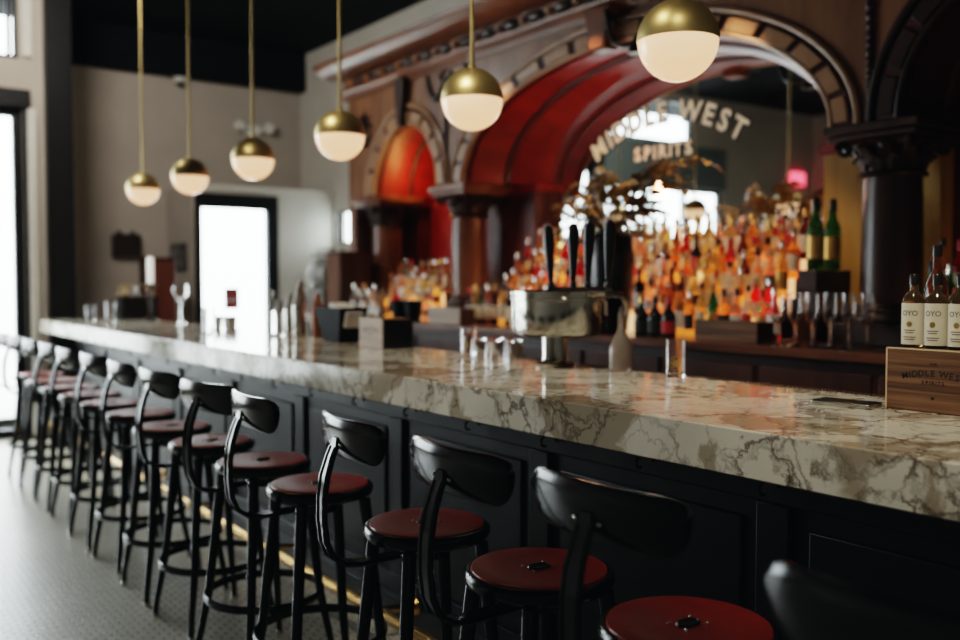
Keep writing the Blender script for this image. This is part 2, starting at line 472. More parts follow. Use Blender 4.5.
# shrub outside the street door
sh = thing('potted_shrub', 'bright green shrub outside the street door at far left', 'plant', (1.25, 10.3, 0))
MB().lathe([(.0,0),(.16,0),(.20,.45),(.17,.45),(.17,.42),(0,.42)], 18).build('pot', M_grey_metal, sh)
lf = MB()
rs = random.Random(3)
for k in range(160):
    a = rs.uniform(0, 2*PI); r = rs.uniform(.05,.38)**1; z = .55 + rs.uniform(0,.5)
    c = Vector((r*math.cos(a)*.9, r*math.sin(a)*.9, z)); s = rs.uniform(.04,.08)
    Mx = Matrix.Rotation(rs.uniform(0,6.28),4,'Z') @ Matrix.Rotation(rs.uniform(-1,1),4,'X')
    lf.add([c + Mx @ Vector(p) for p in ((0,-s,0),(s*.5,0,.01),(0,s,0),(-s*.5,0,.01))], [(0,1,2),(0,2,3)])
lf.build('foliage', M_leafout, sh, recalc=False)

# fittings on the far wall
e = thing('emergency_light', 'twin-headed white emergency light high on the far wall', 'light', (4.27, YF+.002, 3.10))
MB().box(-.10,.10,-.07,0,0,.12).build('housing', M_white, e, bevel=.01)
for s in (-1,1):
    MB().lathe([(0,-.05),(.05,-.05),(.062,.03),(.055,.05),(0,.05)], 16, (s*.18,-.09,.09), Matrix.Rotation(PI/2,4,'X')).build('lamp_head', M_white, e)
    MB().tube([(s*.09,-.04,.06),(s*.15,-.06,.08)], .012, 8).build('lamp_arm', M_white, e)
dm = thing('security_camera', 'small dome camera at the top of the far wall', 'camera', (3.42, YF-.01, 3.60))
MB().lathe([(0,.05),(.065,.05),(.065,.0),(0,.0)], 18, (0,-.07,0)).build('mount', M_white, dm)
MB().sphere((0,-.07,0), .05, s=(1,1,.9)).build('dome', M_blackplastic, dm)
tv = thing('speaker_box', 'small black box with two knobs on the far wall', 'speaker', (2.83, YF+.004, 1.67))
MB().box(-.15,.15,-.10,0,0,.24).build('housing', M_blackplastic, tv, bevel=.015)
for s in (-1,1): MB().lathe([(0,0),(.028,0),(.022,.04),(0,.045)], 12, (s*.07,-.05,.238)).build('knob', M_blackplastic, tv)
po = thing('framed_picture', 'small black and white picture on the vestibule side', 'picture', (VX, 9.98, 1.53))
MB().box(-.02,-.001,-.24,.24,0,.28).build('frame', M_blackplastic, po)
MB().box(-.024,-.02,-.20,.20,.03,.25).build('print', plain('grey photograph', (.15,.15,.15), .5, var=.95, scale=5), po)
# things on the customer side seen only in the mirror
ex = thing('exit_sign', 'red lit sign high on the street wall, seen in the mirror', 'sign', (-3.75, YW, 2.95))
MB().box(-.16,.16,-.06,0,0,.2).build('housing', M_exit, ex, bevel=.008)
struct(MB().box(XL, XL+.04, 8.45, 9.02, 0, 2.9).build('yellow_light_panel', M_yellow_light, bevel=.006))  # panel added so the mirror shows a yellow-lit patch
hs = thing('host_stand', 'tall red brown cabinet beyond the end of the marble bar', 'cabinet', (2.83, 9.28, 0))
MB().box(-.14,.14,-.12,.12,.03,1.64).build('body', M_cab, hs, bevel=.006)
MB().box(-.125,.125,-.135,-.12,.1,1.6).build('door', wood('red brown cabinet door', (.10,.03,.02), (.18,.06,.04), (14,14,2)), hs, bevel=.004)

# ================================================================== THE BAR
BX0, BX1, BY0, BY1 = 1.69, 2.50, -.45, 8.9
bt = thing('marble_countertop', 'long countertop of grey white marble with brown veins', 'countertop', (0,0,0))
MB().box(BX0, BX1, BY0, BY1, .962, 1.07).build('slab', M_marble, bt, bevel=.0035)
q = MB()
y = BY0+.02
while y < 3.2:
    q.box(BX1-.004, BX1+.010, y, y+.010, 1.045, 1.074); y += .016
q.build('ribbed_edging', M_crate, bt)['label'] = 'brown ribbed edging along the back of the slab'
bb = thing('bar_counter', 'dark blue grey panelled bar front under the marble', 'bar', (0,0,0))
FX = 1.99
MB().box(FX, 2.42, BY0+.05, BY1-.05, .0, .9615).build('carcass', M_front, bb)
MB().box(FX-.02, FX, BY0+.05, BY1-.05, .10, .18).box(FX-.02, FX, BY0+.05, BY1-.05, .84, .9615).build('rail', M_front, bb, bevel=.005)
MB().box(FX-.035, FX, BY0+.05, BY1-.05, .0, .10).box(FX-.028, FX, BY0+.05, BY1-.05, .10, .112).build('plinth', M_front, bb, bevel=.006)
yy = BY0+.05; npan = 10; pw = (BY1-BY0-.1)/npan
for k in range(npan+1):
    c = yy + k*pw
    MB().box(FX-.02, FX, max(yy, c-.05), min(BY1-.05, c+.05), .18, .84).build('stile', M_front, bb, bevel=.005)
for k in range(npan):
    a = yy + k*pw
    MB().box(FX-.012, FX, a+.10, a+pw-.10, .23, .79).build('panel', M_front, bb, bevel=.01)
hk0 = None
for k in range(15):
    y = 7.4 - k*.425
    if y < 1.2: break
    h = MB().box(-.008,0,-.018,.018,-.022,.022) 
    h.tube([(-.01,0,.005),(-.035,0,.0),(-.052,0,-.02),(-.048,0,-.035),(-.032,0,-.038)], .005, 8)
    h.tube([(-.01,0,.015),(-.04,0,.02),(-.055,0,.03)], .005, 8)
    if hk0 is None:
        hk0 = h.build('bag_hook', M_bronze, bb); hk0.location = (FX-.02, y, .905)
    else:
        c = hk0.copy(); col.objects.link(c); c.location = (FX-.02, y, .905)
fr = thing('foot_rail', 'long brass foot rail along the bar front near the floor', 'foot rail', (0,0,0))
MB().tube([(1.74,BY0+.1,.15),(1.74,BY1-.1,.15)], .025, 14).build('tube', M_brass_rail, fr)
for k in range(9):
    y = BY0+.4 + k*1.06
    MB().tube([(1.74,y,.15),(1.80,y,.12),(1.955,y,.10)], .014, 10).lathe([(0,0),(.04,0),(.034,.012),(0,.014)], 14, (1.954,y,.10), Matrix.Rotation(-PI/2,4,'Y')).build('bracket', M_brass_rail, fr)

# ------------------------------------------------------------------ bar stools
def make_stool(label, loc, rz, group):
    t = thing('bar_stool', label, 'stool', loc, rz, group)
    # rim pan with rolled edge
    MB().lathe([(0,.700),(.10,.700),(.150,.703),(.168,.712),(.174,.724),(.173,.736),(.167,.743),(.160,.744),(.158,.738),(0,.738)], 40).build('seat_rim', M_black, t)
    s = MB().lathe([(0,.7385),(.155,.7385),(.1575,.742),(.156,.747),(.150,.7485),(.09,.7465),(.045,.7455),(.0,.7455)], 40).build('seat', M_seat, t)
    pl = MB()
    n = 20
    for k in range(n):   # oval grip ring
        pass
    pl.tube([(.026*math.cos(2*PI*k/n), .015*math.sin(2*PI*k/n), .7475) for k in range(n)], .0035, 6, closed=True)
    pl.lathe([(0,.7460),(.024,.7460),(.024,.7468),(0,.7468)], 18, sy=.5)
    pl.build('grip_hole', M_blackplastic, s)['label'] = 'oval grip hole in the seat'
    for sx in (-1,1):
        for sy in (-1,1): MB().sphere((sx*.030, sy*.022, .7470), .0035, 8, 5).build('screw_head', M_steel, s)
    MB().lathe([(0,.655),(.055,.655),(.062,.668),(.062,.69),(.09,.699),(0,.700)], 24).build('swivel_hub', M_black, t)
    legs = []
    for sx in (-1,1):
        for sy in (-1,1):
            p0 = Vector((sx*.108, sy*.108, .700)); p1 = Vector((sx*.146, sy*.146, .25)); p2 = Vector((sx*.173, sy*.173, .07)); p3 = Vector((sx*.178, sy*.178, .008))
            lg = MB().tube([p0, p0.lerp(p1,.5), p1, p2, p3], [.019,.018,.016,.0125,.0115], 10).build('leg', M_black, t)
            MB().lathe([(0,0),(.014,0),(.015,.008),(.012,.016),(0,.016)], 12, (sx*.178, sy*.178, 0)).build('foot_glide', M_steel, lg)
    r = MB()
    ring = []
    for k in range(48):
        a = 2*PI*k/48
        ring.append([Vector(((.211+dx)*math.cos(a), (.211+dx)*math.sin(a), .255+dz)) for dx, dz in ((-.006,-.012),(.004,-.014),(.008,-.008),(.008,.008),(.004,.014),(-.006,.012))])
    r.loft(ring, True, False, True)
    r.build('foot_ring', M_black, t)
    MB().tube([(-.14,-.14,.50),(0,0,.505),(.14,.14,.50)], .007, 8).build('brace', M_black, t) if False else None
    sp = [(-.02,0,.672),(-.12,0,.668),(-.20,0,.665),(-.245,0,.672),(-.278,0,.695),(-.295,0,.735),(-.301,0,.79),(-.300,0,.85),(-.292,0,.905),(-.278,0,.95),(-.266,0,.978),(-.262,0,1.0)]
    spn = MB().ribbon(sp, (0,1,0), [.05,.05,.052,.052,.052,.051,.050,.049,.048,.046,.042,.034], .012)
    for s2 in (-1,1):
        spn.tube([(x-.006 if z > .69 else x, s2*(.018 if z < .95 else .014), z-.004 if z < .69 else z) for x,_,z in sp[2:-1]], .0045, 6)
    spn.build('back_support', M_black, t)
    # curved backrest plate
    b = MB(); rings = []; n = 40
    for k in range(n+1):
        u = -1 + 2*k/n
        y = .192*math.sin(u*PI/2*.985)/math.sin(PI/2*.985)
        q = abs(y)/.192
        x = -.250 + .034*(y/.192)**2
        e = max(0.0, (q-.70)/.30)
        s_ = math.sqrt(max(0.0, 1-e**2.6))
        top = 1.052 - .022*(1-s_) ; bot = .944 + .070*(1-s_) + .004*(1-q*q)
        tx = 2*.034*y/.192**2; nrm = Vector((-1, tx, 0)).normalized()
        zc = (top+bot)/2; h = max(.004,(top-bot)/2)
        tk = .008; cvx = .006
        ring = []
        prof = ((-tk,-h+.006),(-tk-cvx*.6,-h*.5),(-tk-cvx,0),(-tk-cvx*.6,h*.5),(-tk,h-.006),(-.003,h),(.003,h),(tk,h-.006),(tk-cvx,0),(tk,-h+.006),(.003,-h),(-.003,-h))
        for d, z in prof:
            lean = (z)*-.10
            ring.append(Vector((x+lean,y,zc+z)) + nrm*(-d))
        rings.append(ring)
    b.loft(rings)
    bk = b.build('backrest', M_black, t)
    for yv in (-.03,.03):
        MB().sphere((-.262, yv, .985), .006, 10, 6).build('rivet', M_steel, bk)
    return t
stool_y = [.54, 1.185, 1.628, 2.118, 2.744, 3.227, 3.75, 4.24, 4.77, 5.27, 5.76, 6.24, 6.72, 7.2]
rots = [.0, .0, -.03, -.09, -.05, .16, .08, .0, .07, .03, .05, .01, .06, .03]
slabels = ['black metal stool with round red seat, closest to the camera at lower right']
for k in range(1, len(stool_y)-1):
    slabels.append('black metal stool with round red seat, %s from the camera end of the row' % ordinal(k+1))
slabels.append('black metal stool with round red seat, last in the row by the street door')
st0 = make_stool(slabels[0], (1.215, stool_y[0], 0), rots[0], 'bar stools along the marble bar')
for k in range(1, len(stool_y)):
    dup(st0, (1.36 + random.uniform(-.01,.01), stool_y[k], 0), rots[k], slabels[k], 'bar stools along the marble bar')

# ------------------------------------------------------------------ pendants
def make_pendant(label, loc):
    t = thing('pendant_lamp', label, 'lamp', loc, 0, 'globe pendants over the bar')
    R = .118
    MB().lathe([(R*math.cos(PI/2*k/12), -R*math.sin(PI/2*k/12)) for k in range(12)] + [(0,-R)], 40).build('glass_globe', M_opal, t)
    pr = [(R+.0015, -.002), (R+.003, 0)] + [((R+.003)*math.cos(PI/2*k/12), (R+.003)*math.sin(PI/2*k/12)) for k in range(1,12)] + [(.012, R+.003),(.012,R+.02),(0,R+.02)]
    MB().lathe([(0,.001)] + [(R+.001,.001)] + pr, 40).build('brass_cap', M_brass, t)
    MB().tube([(0,0,R),(0,0,ZC-loc[2]-.02)], .0075, 12).build('rod', M_brass, t)
    MB().lathe([(0,-.03),(.05,-.03),(.062,-.008),(.062,0),(0,0)], 24, (0,0,ZC-loc[2])).build('ceiling_canopy', M_brass, t)
    return t
pend_y = [1.894, 2.935, 4.022, 5.086, 6.155, 7.209]
pl = ['brass and opal globe pendant, nearest and largest of the row', 'brass and opal globe pendant, second from the camera', 'brass and opal globe pendant, third from the camera',
      'brass and opal globe pendant, third from the far end', 'brass and opal globe pendant, second from the far end', 'brass and opal globe pendant, farthest and smallest of the row']
p0 = make_pendant(pl[0], (2.1, pend_y[0], 2.108))
for k in range(1,6): dup(p0, (2.1, pend_y[k], 2.100), 0, pl[k])

# ================================================================== BACK BAR
CY = 4.18                                  # centre of the main arch
ZS = 2.14                                  # springing
FXB = 4.02                                 # face of the arched screen
MIRX = 4.60
ARCH = [(CY, 1.665, .825, 1.53, .70), (6.55, .62, .68, .485, .54), (1.81, .62, .68, .485, .54)]   # centre, outer a,b, inner a,b
back = thing('back_bar', 'carved red brown wooden back bar with arches and mirror', 'back bar', (0,0,0))
def arch_low(y):
    z = ZS
    for c, a, b, _, _ in ARCH:
        q = (y-c)/a
        if abs(q) < 1: z = max(z, ZS + b*math.sqrt(1-q*q))
    return z
# spandrel screen
sp = MB(); Y0, Y1 = .9, 7.53
ysamp = set([Y0, Y1])
for c, a, b, _, _ in ARCH:
    for k in range(65): ysamp.add(round(c + a*math.cos(PI*k/64), 4))
ysamp = sorted(y for y in ysamp if Y0 <= y <= Y1)
rows = [[Vector((FXB, y, arch_low(y))), Vector((FXB, y, 3.14)), Vector((FXB+.08, y, 3.14)), Vector((FXB+.08, y, arch_low(y)))] for y in ysamp]
sp.loft(rows)
M_spand = wood('brown carved panel wood', (.12,.046,.020), (.28,.128,.062), (3,14,2.5), .36, 1.0)
sp.build('spandrel_panel', M_spand, back)
MB().box(FXB, FXB+.5, 7.40, 7.53, 1.10, ZS).box(4.46, MIRX, 7.30, 7.53, 1.10, 3.1).build('end_pilaster', M_mahog_v, back, bevel=.006)
# top and back casing of the niches so no gaps show
MB().box(MIRX+.02, MIRX+.08, Y0, Y1, 1.10, 3.2).box(FXB+.08, MIRX+.02, Y0, Y1, 3.10, 3.16).box(FXB+.08, MIRX+.02, Y1-.04, Y1, 2.1, 3.1).build('back_casing', M_dark, back)

def ell(c, a, b, k, n, x):
    th = PI*k/n
    return Vector((x, c + a*math.cos(th), ZS + b*math.sin(th)))
M_ring = wood('pale arch block wood', (.26,.125,.06), (.48,.28,.16), (6,6,6), .33, .35)
for ai, (c, a, b, ia, ib) in enumerate(ARCH):
    n = 64
    # ring band
    rg = MB(); rr = []
    for k in range(n+1):
        o_ = ell(c,a-.02,b-.02,k,n,0); i_ = ell(c,ia+.02,ib+.02,k,n,0)
        rr.append([Vector((FXB+.005,o_.y,o_.z)), Vector((FXB-.010,o_.y,o_.z)), Vector((FXB-.010,i_.y,i_.z)), Vector((FXB+.06,i_.y,i_.z))])
    rg.loft(rr); ring = rg.build('arch_ring', M_rib, back)
    for (aa, bb_, rad, xx) in ((a+.012,b+.012,.019,FXB-.012), (ia+.012,ib+.012,.015,FXB-.014)):
        MB().tube([ell(c,aa,bb_,k,n,xx) for k in range(n+1)], rad, 8).build('arch_moulding', M_dark if ai == 2 else M_ring, ring)  # right arch mouldings and blocks use darker wood as painted shade
    # raised blocks round the ring with dark gaps between
    nb = 16 if ai == 0 else 9
    for k in range(nb):
        s0, s1 = (k+.10)/nb, (k+.90)/nb
        rr = []
        for j in range(9):
            th = PI*(s0 + (s1-s0)*j/8)
            def pt(da, x): return Vector((x, c+(ia+da)*math.cos(th), ZS+(ib+da)*math.sin(th)))
            wo, wi = (a-ia)-.030, .030
            rr.append([pt(wi,FXB-.008), pt(wi,FXB-.030), pt(wo,FXB-.030), pt(wo,FXB-.008)])
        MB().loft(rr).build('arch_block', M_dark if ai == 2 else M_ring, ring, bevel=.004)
    # vault
    back_a, back_b = (ia-.33, ib+.005) if ai == 0 else (ia-.08, ib-.02)
    mid_a, mid_b = (ia-.10, ib+.02) if ai == 0 else (ia-.03, ib-.01)
    x0, xm, x1 = FXB+.05, 4.33, MIRX
    def vault(xa, a1_, b1_, xb, a2_, b2_, name, mt):
        v = MB(); rr = []
        for k in range(n+1):
            p = ell(c,a1_,b1_,k,n,xa); q_ = ell(c,a2_,b2_,k,n,xb)
            p2 = ell(c,a1_+.03,b1_+.03,k,n,xa); q2 = ell(c,a2_+.03,b2_+.03,k,n,xb)
            rr.append([p, q_, q2, p2])
        return v.loft(rr).build(name, mt, back)
    vm = M_vault if ai < 2 else M_rib  # right vault gets darker wood: its shade is put into colour
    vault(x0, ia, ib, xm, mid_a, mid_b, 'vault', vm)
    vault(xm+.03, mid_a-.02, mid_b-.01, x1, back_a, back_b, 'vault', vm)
    MB().tube([ell(c,mid_a-.005,mid_b-.005,k,n,xm+.01) for k in range(n+1)], .028, 8).build('vault_rib', M_rib, back)
# niche side walls below the springing, and end panels behind the small bays
def side(y0, y1, m=M_rib): return MB().box(FXB+.44, MIRX, min(y0,y1), max(y0,y1), 1.10, ZS).build('niche_pilaster', m, back, bevel=.006)
side(5.42, 6.02); side(2.34, 2.98, M_warmlight_wood); side(7.05, 7.30); side(1.05,1.30)
for y0, y1 in ((5.38,6.06),(2.30,3.0),(7.0,7.36)):
    MB().box(FXB+.43, MIRX, y0, y1, ZS-.06, ZS+.0).build('niche_moulding', M_vault, back, bevel=.008)
for c in (6.55, 1.81):
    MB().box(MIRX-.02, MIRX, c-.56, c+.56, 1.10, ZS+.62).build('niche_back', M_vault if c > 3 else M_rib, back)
# mirror with lettering
mr = MB().box(MIRX-.006, MIRX+.004, CY-1.54, CY+1.54, 1.40, ZS+.78).build('mirror', M_mirror, back)
def mfn(y, z, x): return lambda u, v, d: Vector((x-d, y-u, z+v))
for mt, off, ext, x, nm in ((M_letter_edge,.010,.0005,MIRX-.010,'letter_outline'), (M_letter,.0015,.001,MIRX-.014,'lettering')):
    for wd, sz, rr, yc, zc, tr in (('MIDDLE WEST', .182, 1.12, 4.265, 2.505, 1.05), ('SPIRITS', .122, 0, 4.265, 2.255, 1.06)):
        for wk in range(len(wd.split())):
            q = MB(); arc_word(q, wd, sz, rr, mfn(yc, zc, x), off+.003, ext, tr, .98, wk)
            q.build(nm, mt, mr)
# columns
def column(y):
    cx, r = FXB+.19, .138
    cpart = MB().lathe([(r,1.30),(r*1.01,1.5),(r*.97,1.80),(r*.93,1.905)], 32, (cx,y,0)).build('column_shaft', M_mahog_v if y > 3 else M_cab, back)  # near columns in darker wood, with their shade in the colour
    MB().lathe([(0,1.205),(r+.045,1.205),(r+.05,1.23),(r+.03,1.25),(r+.035,1.27),(r+.008,1.295),(r,1.30),(0,1.30)], 28, (cx,y,0)).box(cx-.20,cx+.20,y-.20,y+.20,1.10,1.205).build('column_base', M_dark, cpart, bevel=.006)
    cp = MB().lathe([(0,1.895),(r+.012,1.895),(r+.020,1.905),(r+.012,1.917),(r*.95,1.925),(r*.98,1.98),(r*1.12,2.03),(r*1.40,2.06),(0,2.065)], 24, (cx,y,0)).build('capital', M_dark, back)
    lv = MB()
    for lay, (zb, ht, rb, ro, cnt) in enumerate(((1.925,.07,r*.98,.045,10),(1.955,.09,r*1.05,.075,10))):
        for k in range(cnt):
            a_ = 2*PI*(k+.5*lay)/cnt
            M_ = Matrix.Rotation(a_,4,'Z')
            path = [(rb,0,zb),(rb+.012,0,zb+ht*.5),(rb+ro*.55,0,zb+ht*.95),(rb+ro,0,zb+ht*.85),(rb+ro*1.0,0,zb+ht*.65)]
            sub = MB().ribbon(path, (0,1,0), [.055,.065,.05,.035,.015], .012)
            lv.add([M_ @ Vector(p) + Vector((cx,y,0)) for p in sub.v], sub.f)
    for k in range(4):
        a_ = PI/4 + k*PI/2; c_ = Vector((cx+.225*math.cos(a_), y+.225*math.sin(a_), 2.03))
        pth = [c_ + Vector((math.cos(a_),math.sin(a_),0))*(.038*(1-j/22)*math.cos(j*.62)) + Vector((0,0,1))*(.038*(1-j/22)*math.sin(j*.62)) for j in range(18)]
        lv.tube(pth, .013, 6)
    lv.build('acanthus_leaves', M_dark, cp)
    MB().box(cx-.205,cx+.22,y-.22,y+.22,2.065,2.095).box(cx-.225,cx+.23,y-.24,y+.24,2.095,2.14).build('abacus', M_mahog if y > 3 else M_cab, cp, bevel=.008)
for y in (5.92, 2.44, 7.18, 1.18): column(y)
# cornice
def prof_sweep(poly, y0, y1): return MB().loft([[Vector((x, y, z)) for x, z in poly] for y in (y0, y1)])
prof_sweep([(4.10,3.03),(4.00,3.03),(3.99,3.05),(3.975,3.055),(3.965,3.075),(3.945,3.085),(3.94,3.105),(4.10,3.105)], Y0-.05, 7.58).build('cornice_lower', M_mahog, back)
prof_sweep([(4.10,3.105),(3.985,3.105),(3.985,3.225),(4.10,3.225)], Y0, 7.55).build('cornice_frieze', M_mahog, back)
prof_sweep([(4.70,3.215),(3.90,3.215),(3.86,3.225),(3.83,3.23),(3.80,3.245),(3.765,3.27),(3.74,3.285),(3.73,3.30),(3.73,3.315),(4.70,3.315)], Y0-.1, 7.66).build('cornice_crown', M_mahog, back)
y = Y0+.15; e0 = None
while y < 7.5:
    if e0 is None:
        e0 = MB().sphere((3.985,y,3.165), .040, 14, 8, (1,2.5,1)).build('recess_shade_egg', M_dark, back); first = y  # dark eggs put the shade of the cornice recesses into colour
        k0 = MB().lathe([(0,-.022),(.022,-.022),(.027,0),(.018,.014),(0,.016)], 12, (3.965,y+.135,3.165), Matrix.Rotation(-PI/2,4,'Y')).build('button_ornament', M_ring, back)
    else:
        for src in (e0,k0):
            d = src.copy(); col.objects.link(d); d.location = (0,y-first,0)
    y += .27
# keystones and garlands
def fnX(u, v, d): return (d, u, v)
for c, zb, zt in ((6.55,2.66,3.06),(1.81,2.66,3.06)):
    MB().prism([(c-.035,zb),(c+.035,zb),(c+.075,zt),(c-.075,zt)], fnX, FXB-.075, FXB+.01).build('keystone', M_dark, back, bevel=.012)
ks = MB().prism([(CY-.07,2.80),(CY+.07,2.80),(CY+.12,3.06),(CY-.12,3.06)], fnX, FXB-.11, FXB+.01).build('keystone', M_mahog, back, bevel=.015)
def garland(yc):
    g = MB(); z = 2.93
    while z > 2.24:
        s = .030 - .016*(2.93-z)/.7
        g.sphere((FXB-.012, yc, z), s, 8, 6, (.6,1,1.2)); z -= s*1.9
    for s in (-1,1):
        g.tube([(FXB-.008, yc+s*(.02+.24*t), 2.97 - .17*math.sin(PI*t)*1.0 + .03*t) for t in [j/10 for j in range(11)]], [.010+.012*math.sin(PI*j/10) for j in range(11)], 7)
        for j in range(5):
            g.sphere((FXB-.012, yc+s*.26, 3.0-.035*j), .022-.003*j, 7, 5, (.6,1,1))
        g.tube([(FXB-.01, yc+s*(.02+.06*math.sin(j*.5)), 2.98+.03*math.cos(j*.6)) for j in range(7)], .011, 6)
    g.build('carved_garland', M_dark, back)
garland(5.95); garland(2.45)
g = MB()
for k in range(9):
    a = k*.7; g.tube([(FXB-.01, 7.22+.025*k*math.cos(a)*.5, 2.72+.03*k*math.sin(a)*.4),(FXB-.014, 7.22+.10*math.cos(a), 2.72+.13*math.sin(a)),(FXB-.01, 7.22+.13*math.cos(a+.3), 2.72+.16*math.sin(a+.3))], [.02,.016,.006], 6)
g.build('carved_rosette', M_dark, back)
# bracket lamp on the main keystone
wl = thing('wall_lamp', 'dark curved bracket lamp over the top of the main arch', 'lamp', (3.905, CY-.14, 2.93))
MB().lathe([(0,0),(.05,0),(.04,.02),(0,.025)], 16, (0,0,0), Matrix.Rotation(-PI/2,4,'Y')).build('backplate', M_bronze, wl)
MB().tube([(-.01,0,.0),(-.05,-.01,.05),(-.09,-.04,.05),(-.11,-.08,.0),(-.11,-.10,-.09),(-.11,-.13,-.16),(-.11,-.22,-.20),(-.11,-.31,-.20)], [.018,.018,.016,.015,.015,.015,.014,.013], 10).build('arm', M_bronze, wl)
MB().lathe([(0,.05),(.02,.05),(.03,.02),(.055,-.03),(.06,-.06),(.0,-.055)], 18, (-.11,-.33,-.20)).build('lamp_head', M_bronze, wl)

# back counter and cabinets
ct = MB().box(3.63, MIRX, .9, 7.75, 1.055, 1.10).build('back_counter', M_counter, bevel=.008); tag(ct, 'dark wooden worktop running under the back bar bottles', 'counter')
cb = thing('back_cabinet', 'dark wooden cupboards below the back bar worktop', 'cabinet', (0,0,0))
MB().box(3.70, MIRX, .95, 7.70, .0, 1.055).build('carcass', M_cab, cb)
for k in range(11):
    y = 1.0 + k*.61
    d = MB().box(3.68, 3.70, y, y+.57, .12, 1.0).box(3.672, 3.68, y+.08, y+.49, .2, .92).build('door', M_cab, cb, bevel=.004)
    MB().sphere((3.66, y+.53, .6), .014, 10, 6).build('knob', M_brass, d)

# lit bottle steps
STEP_X = [4.087 + .1*i for i in range(4)]
def steps(label, y0, y1, n):
    t = thing('bottle_steps', label, 'shelf', (0,0,0))
    for i in range(n):
        x = 4.035 + .100*i; z0 = 1.10 + .105*i
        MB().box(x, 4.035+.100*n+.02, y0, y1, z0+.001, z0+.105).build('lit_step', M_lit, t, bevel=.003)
    q = MB()
    for i in range(n): q.box(4.033 + .100*i, 4.035+.100*(i+1) if i < n-1 else 4.035+.100*n+.02, y0-.014, y0-.001, 1.101, 1.10+.105*(i+1)+.002)
    q.build('end_panel', M_cab, t)
    return t
steps('amber lit bottle steps in front of the arched mirror', 2.99, 5.31, 4)
steps('amber lit bottle steps in the small left arch', 6.15, 6.94, 2)
steps('amber lit bottle steps in the right hand bay', 1.42, 2.22, 2)

# ------------------------------------------------------------------ bottles
PROF = {
 'whiskey': ([(0,0),(.036,0),(.039,.006),(.039,.165),(.036,.185),(.022,.205),(.0155,.222),(.0150,.262),(0,.262)], 'body', .255, .305, .016, (.045,.145)),
 'tall':    ([(0,0),(.034,0),(.0365,.006),(.0365,.190),(.030,.215),(.016,.245),(.0145,.30),(0,.30)], 'body', .295, .335, .0155, (.05,.16)),
 'wine':    ([(0,0),(.035,0),(.0375,.006),(.0375,.180),(.033,.205),(.018,.235),(.0150,.30),(0,.30)], 'body', .27, .325, .0165, (.05,.15)),
 'squat':   ([(0,0),(.041,0),(.0445,.008),(.0445,.115),(.040,.140),(.022,.165),(.0160,.180),(.0160,.21),(0,.21)], 'body', .205, .25, .019, (.03,.10)),
 'square':  ([(0,0),(.050,0),(.054,.006),(.054,.155),(.048,.172),(.022,.185),(.0175,.195),(.0175,.225),(0,.225)], 'square', .22, .262, .019, (.03,.13)),
 'flask':   ([(0,0),(.042,0),(.0445,.02),(.043,.07),(.030,.15),(.019,.20),(.0155,.24),(.0155,.27),(0,.27)], 'body', .265, .31, .016, (.03,.07)),
}
BM = {}
for nm, (prof, kind, c0, c1, cr, (l0,l1)) in PROF.items():
    seg = 4 if kind == 'square' else 16
    rot = PI/4 if kind == 'square' else 0
    body = MB().lathe(prof, seg, rot=rot)
    if kind == 'square':
        body = MB().lathe(prof[:6], 4, rot=PI/4); body.lathe([(.0176,.183)] + prof[6:], 14)
    bm_ = body.mesh(nm+'_glass', BG['amber'])
    cm_ = MB().lathe([(0,c0),(cr,c0),(cr,c1-.006),(cr*.85,c1),(0,c1)], 12).mesh(nm+'_cap', BC['black'])
    rl = prof[3][0] + .0008
    if kind == 'square': lm_ = MB().lathe([(rl,l0),(rl,l1)], 4, rot=PI/4).mesh(nm+'_label', BL['cream'], recalc=False)
    else:
        lm = MB(); rows = []
        rlb = rl if nm != 'flask' else .0449
        for k in range(13):
            a = PI - 1.25 + 2.5*k/12
            rows.append([Vector((rlb*math.cos(a), rlb*math.sin(a), z)) for z in (l0,l1)])
        lm_ = lm.loft(rows, closed=False).mesh(nm+'_label', BL['cream'], recalc=False)
    BM[nm] = (bm_, cm_, lm_)
def set_mat(o, m):
    o.material_slots[0].link = 'OBJECT'; o.material_slots[0].material = m
PROTO = {}
for nm, ms in BM.items():
    PROTO[nm] = [bpy.data.objects.new(n, m) for n, m in zip(('glass','cap','paper_label'), ms)]
def bottle(kind, loc, rz, glass, cap, lab, label, group, scale=1.0, paper=True):
    t = thing('bottle', label, 'bottle', loc, rz, group)
    t.scale = (scale,)*3
    for i, (src, m) in enumerate(zip(PROTO[kind], (BG[glass], BC[cap], BL[lab]))):
        if i == 2 and not paper: continue
        c = src.copy(); c.name = src.name; col.objects.link(c); c.parent = t; set_mat(c, m)
    return t
KW = {'whiskey':'round', 'tall':'tall', 'wine':'slim', 'squat':'squat', 'square':'square', 'flask':'tapered'}
BR = {'whiskey':.0362, 'tall':.034, 'wine':.035, 'squat':.0415, 'square':.0375, 'flask':.0415}
def bottle_row(x, z, ys, tier, bay, rnd, palette, group, kinds, caps, labs):
    (yl, yr), skip = ys
    y = yl; last = None; seq = []
    while True:       # from the left (large y) to the right
        k = rnd.choice(kinds); rad = BR[k]
        if last is not None: y -= last + rad + rnd.uniform(.004,.012)
        last = rad
        if y < yr: break
        if skip and skip[0] < y < skip[1]: y = skip[0] - rad
        seq.append((k, y))
    st = 1 if skip else (yl-yr)/(yl-seq[-1][1])
    for i, (k, y) in enumerate(seq):
        y = yl - (yl-y)*st
        g = rnd.choice(palette); c = rnd.choice(caps); l = rnd.choice(labs)
        sc = rnd.uniform(.84, .92)
        lab = '%s %s bottle, %s label, %s from left on %s of %s' % (g, KW[k], l, ordinal(i+1), tier, bay)
        bottle(k, (x+rnd.uniform(-.006,.006), y, z), rnd.uniform(-.1,.7) if k != 'square' else rnd.uniform(-.08,.08), g, c, l, lab, group, sc)
rnd = random.Random(11)
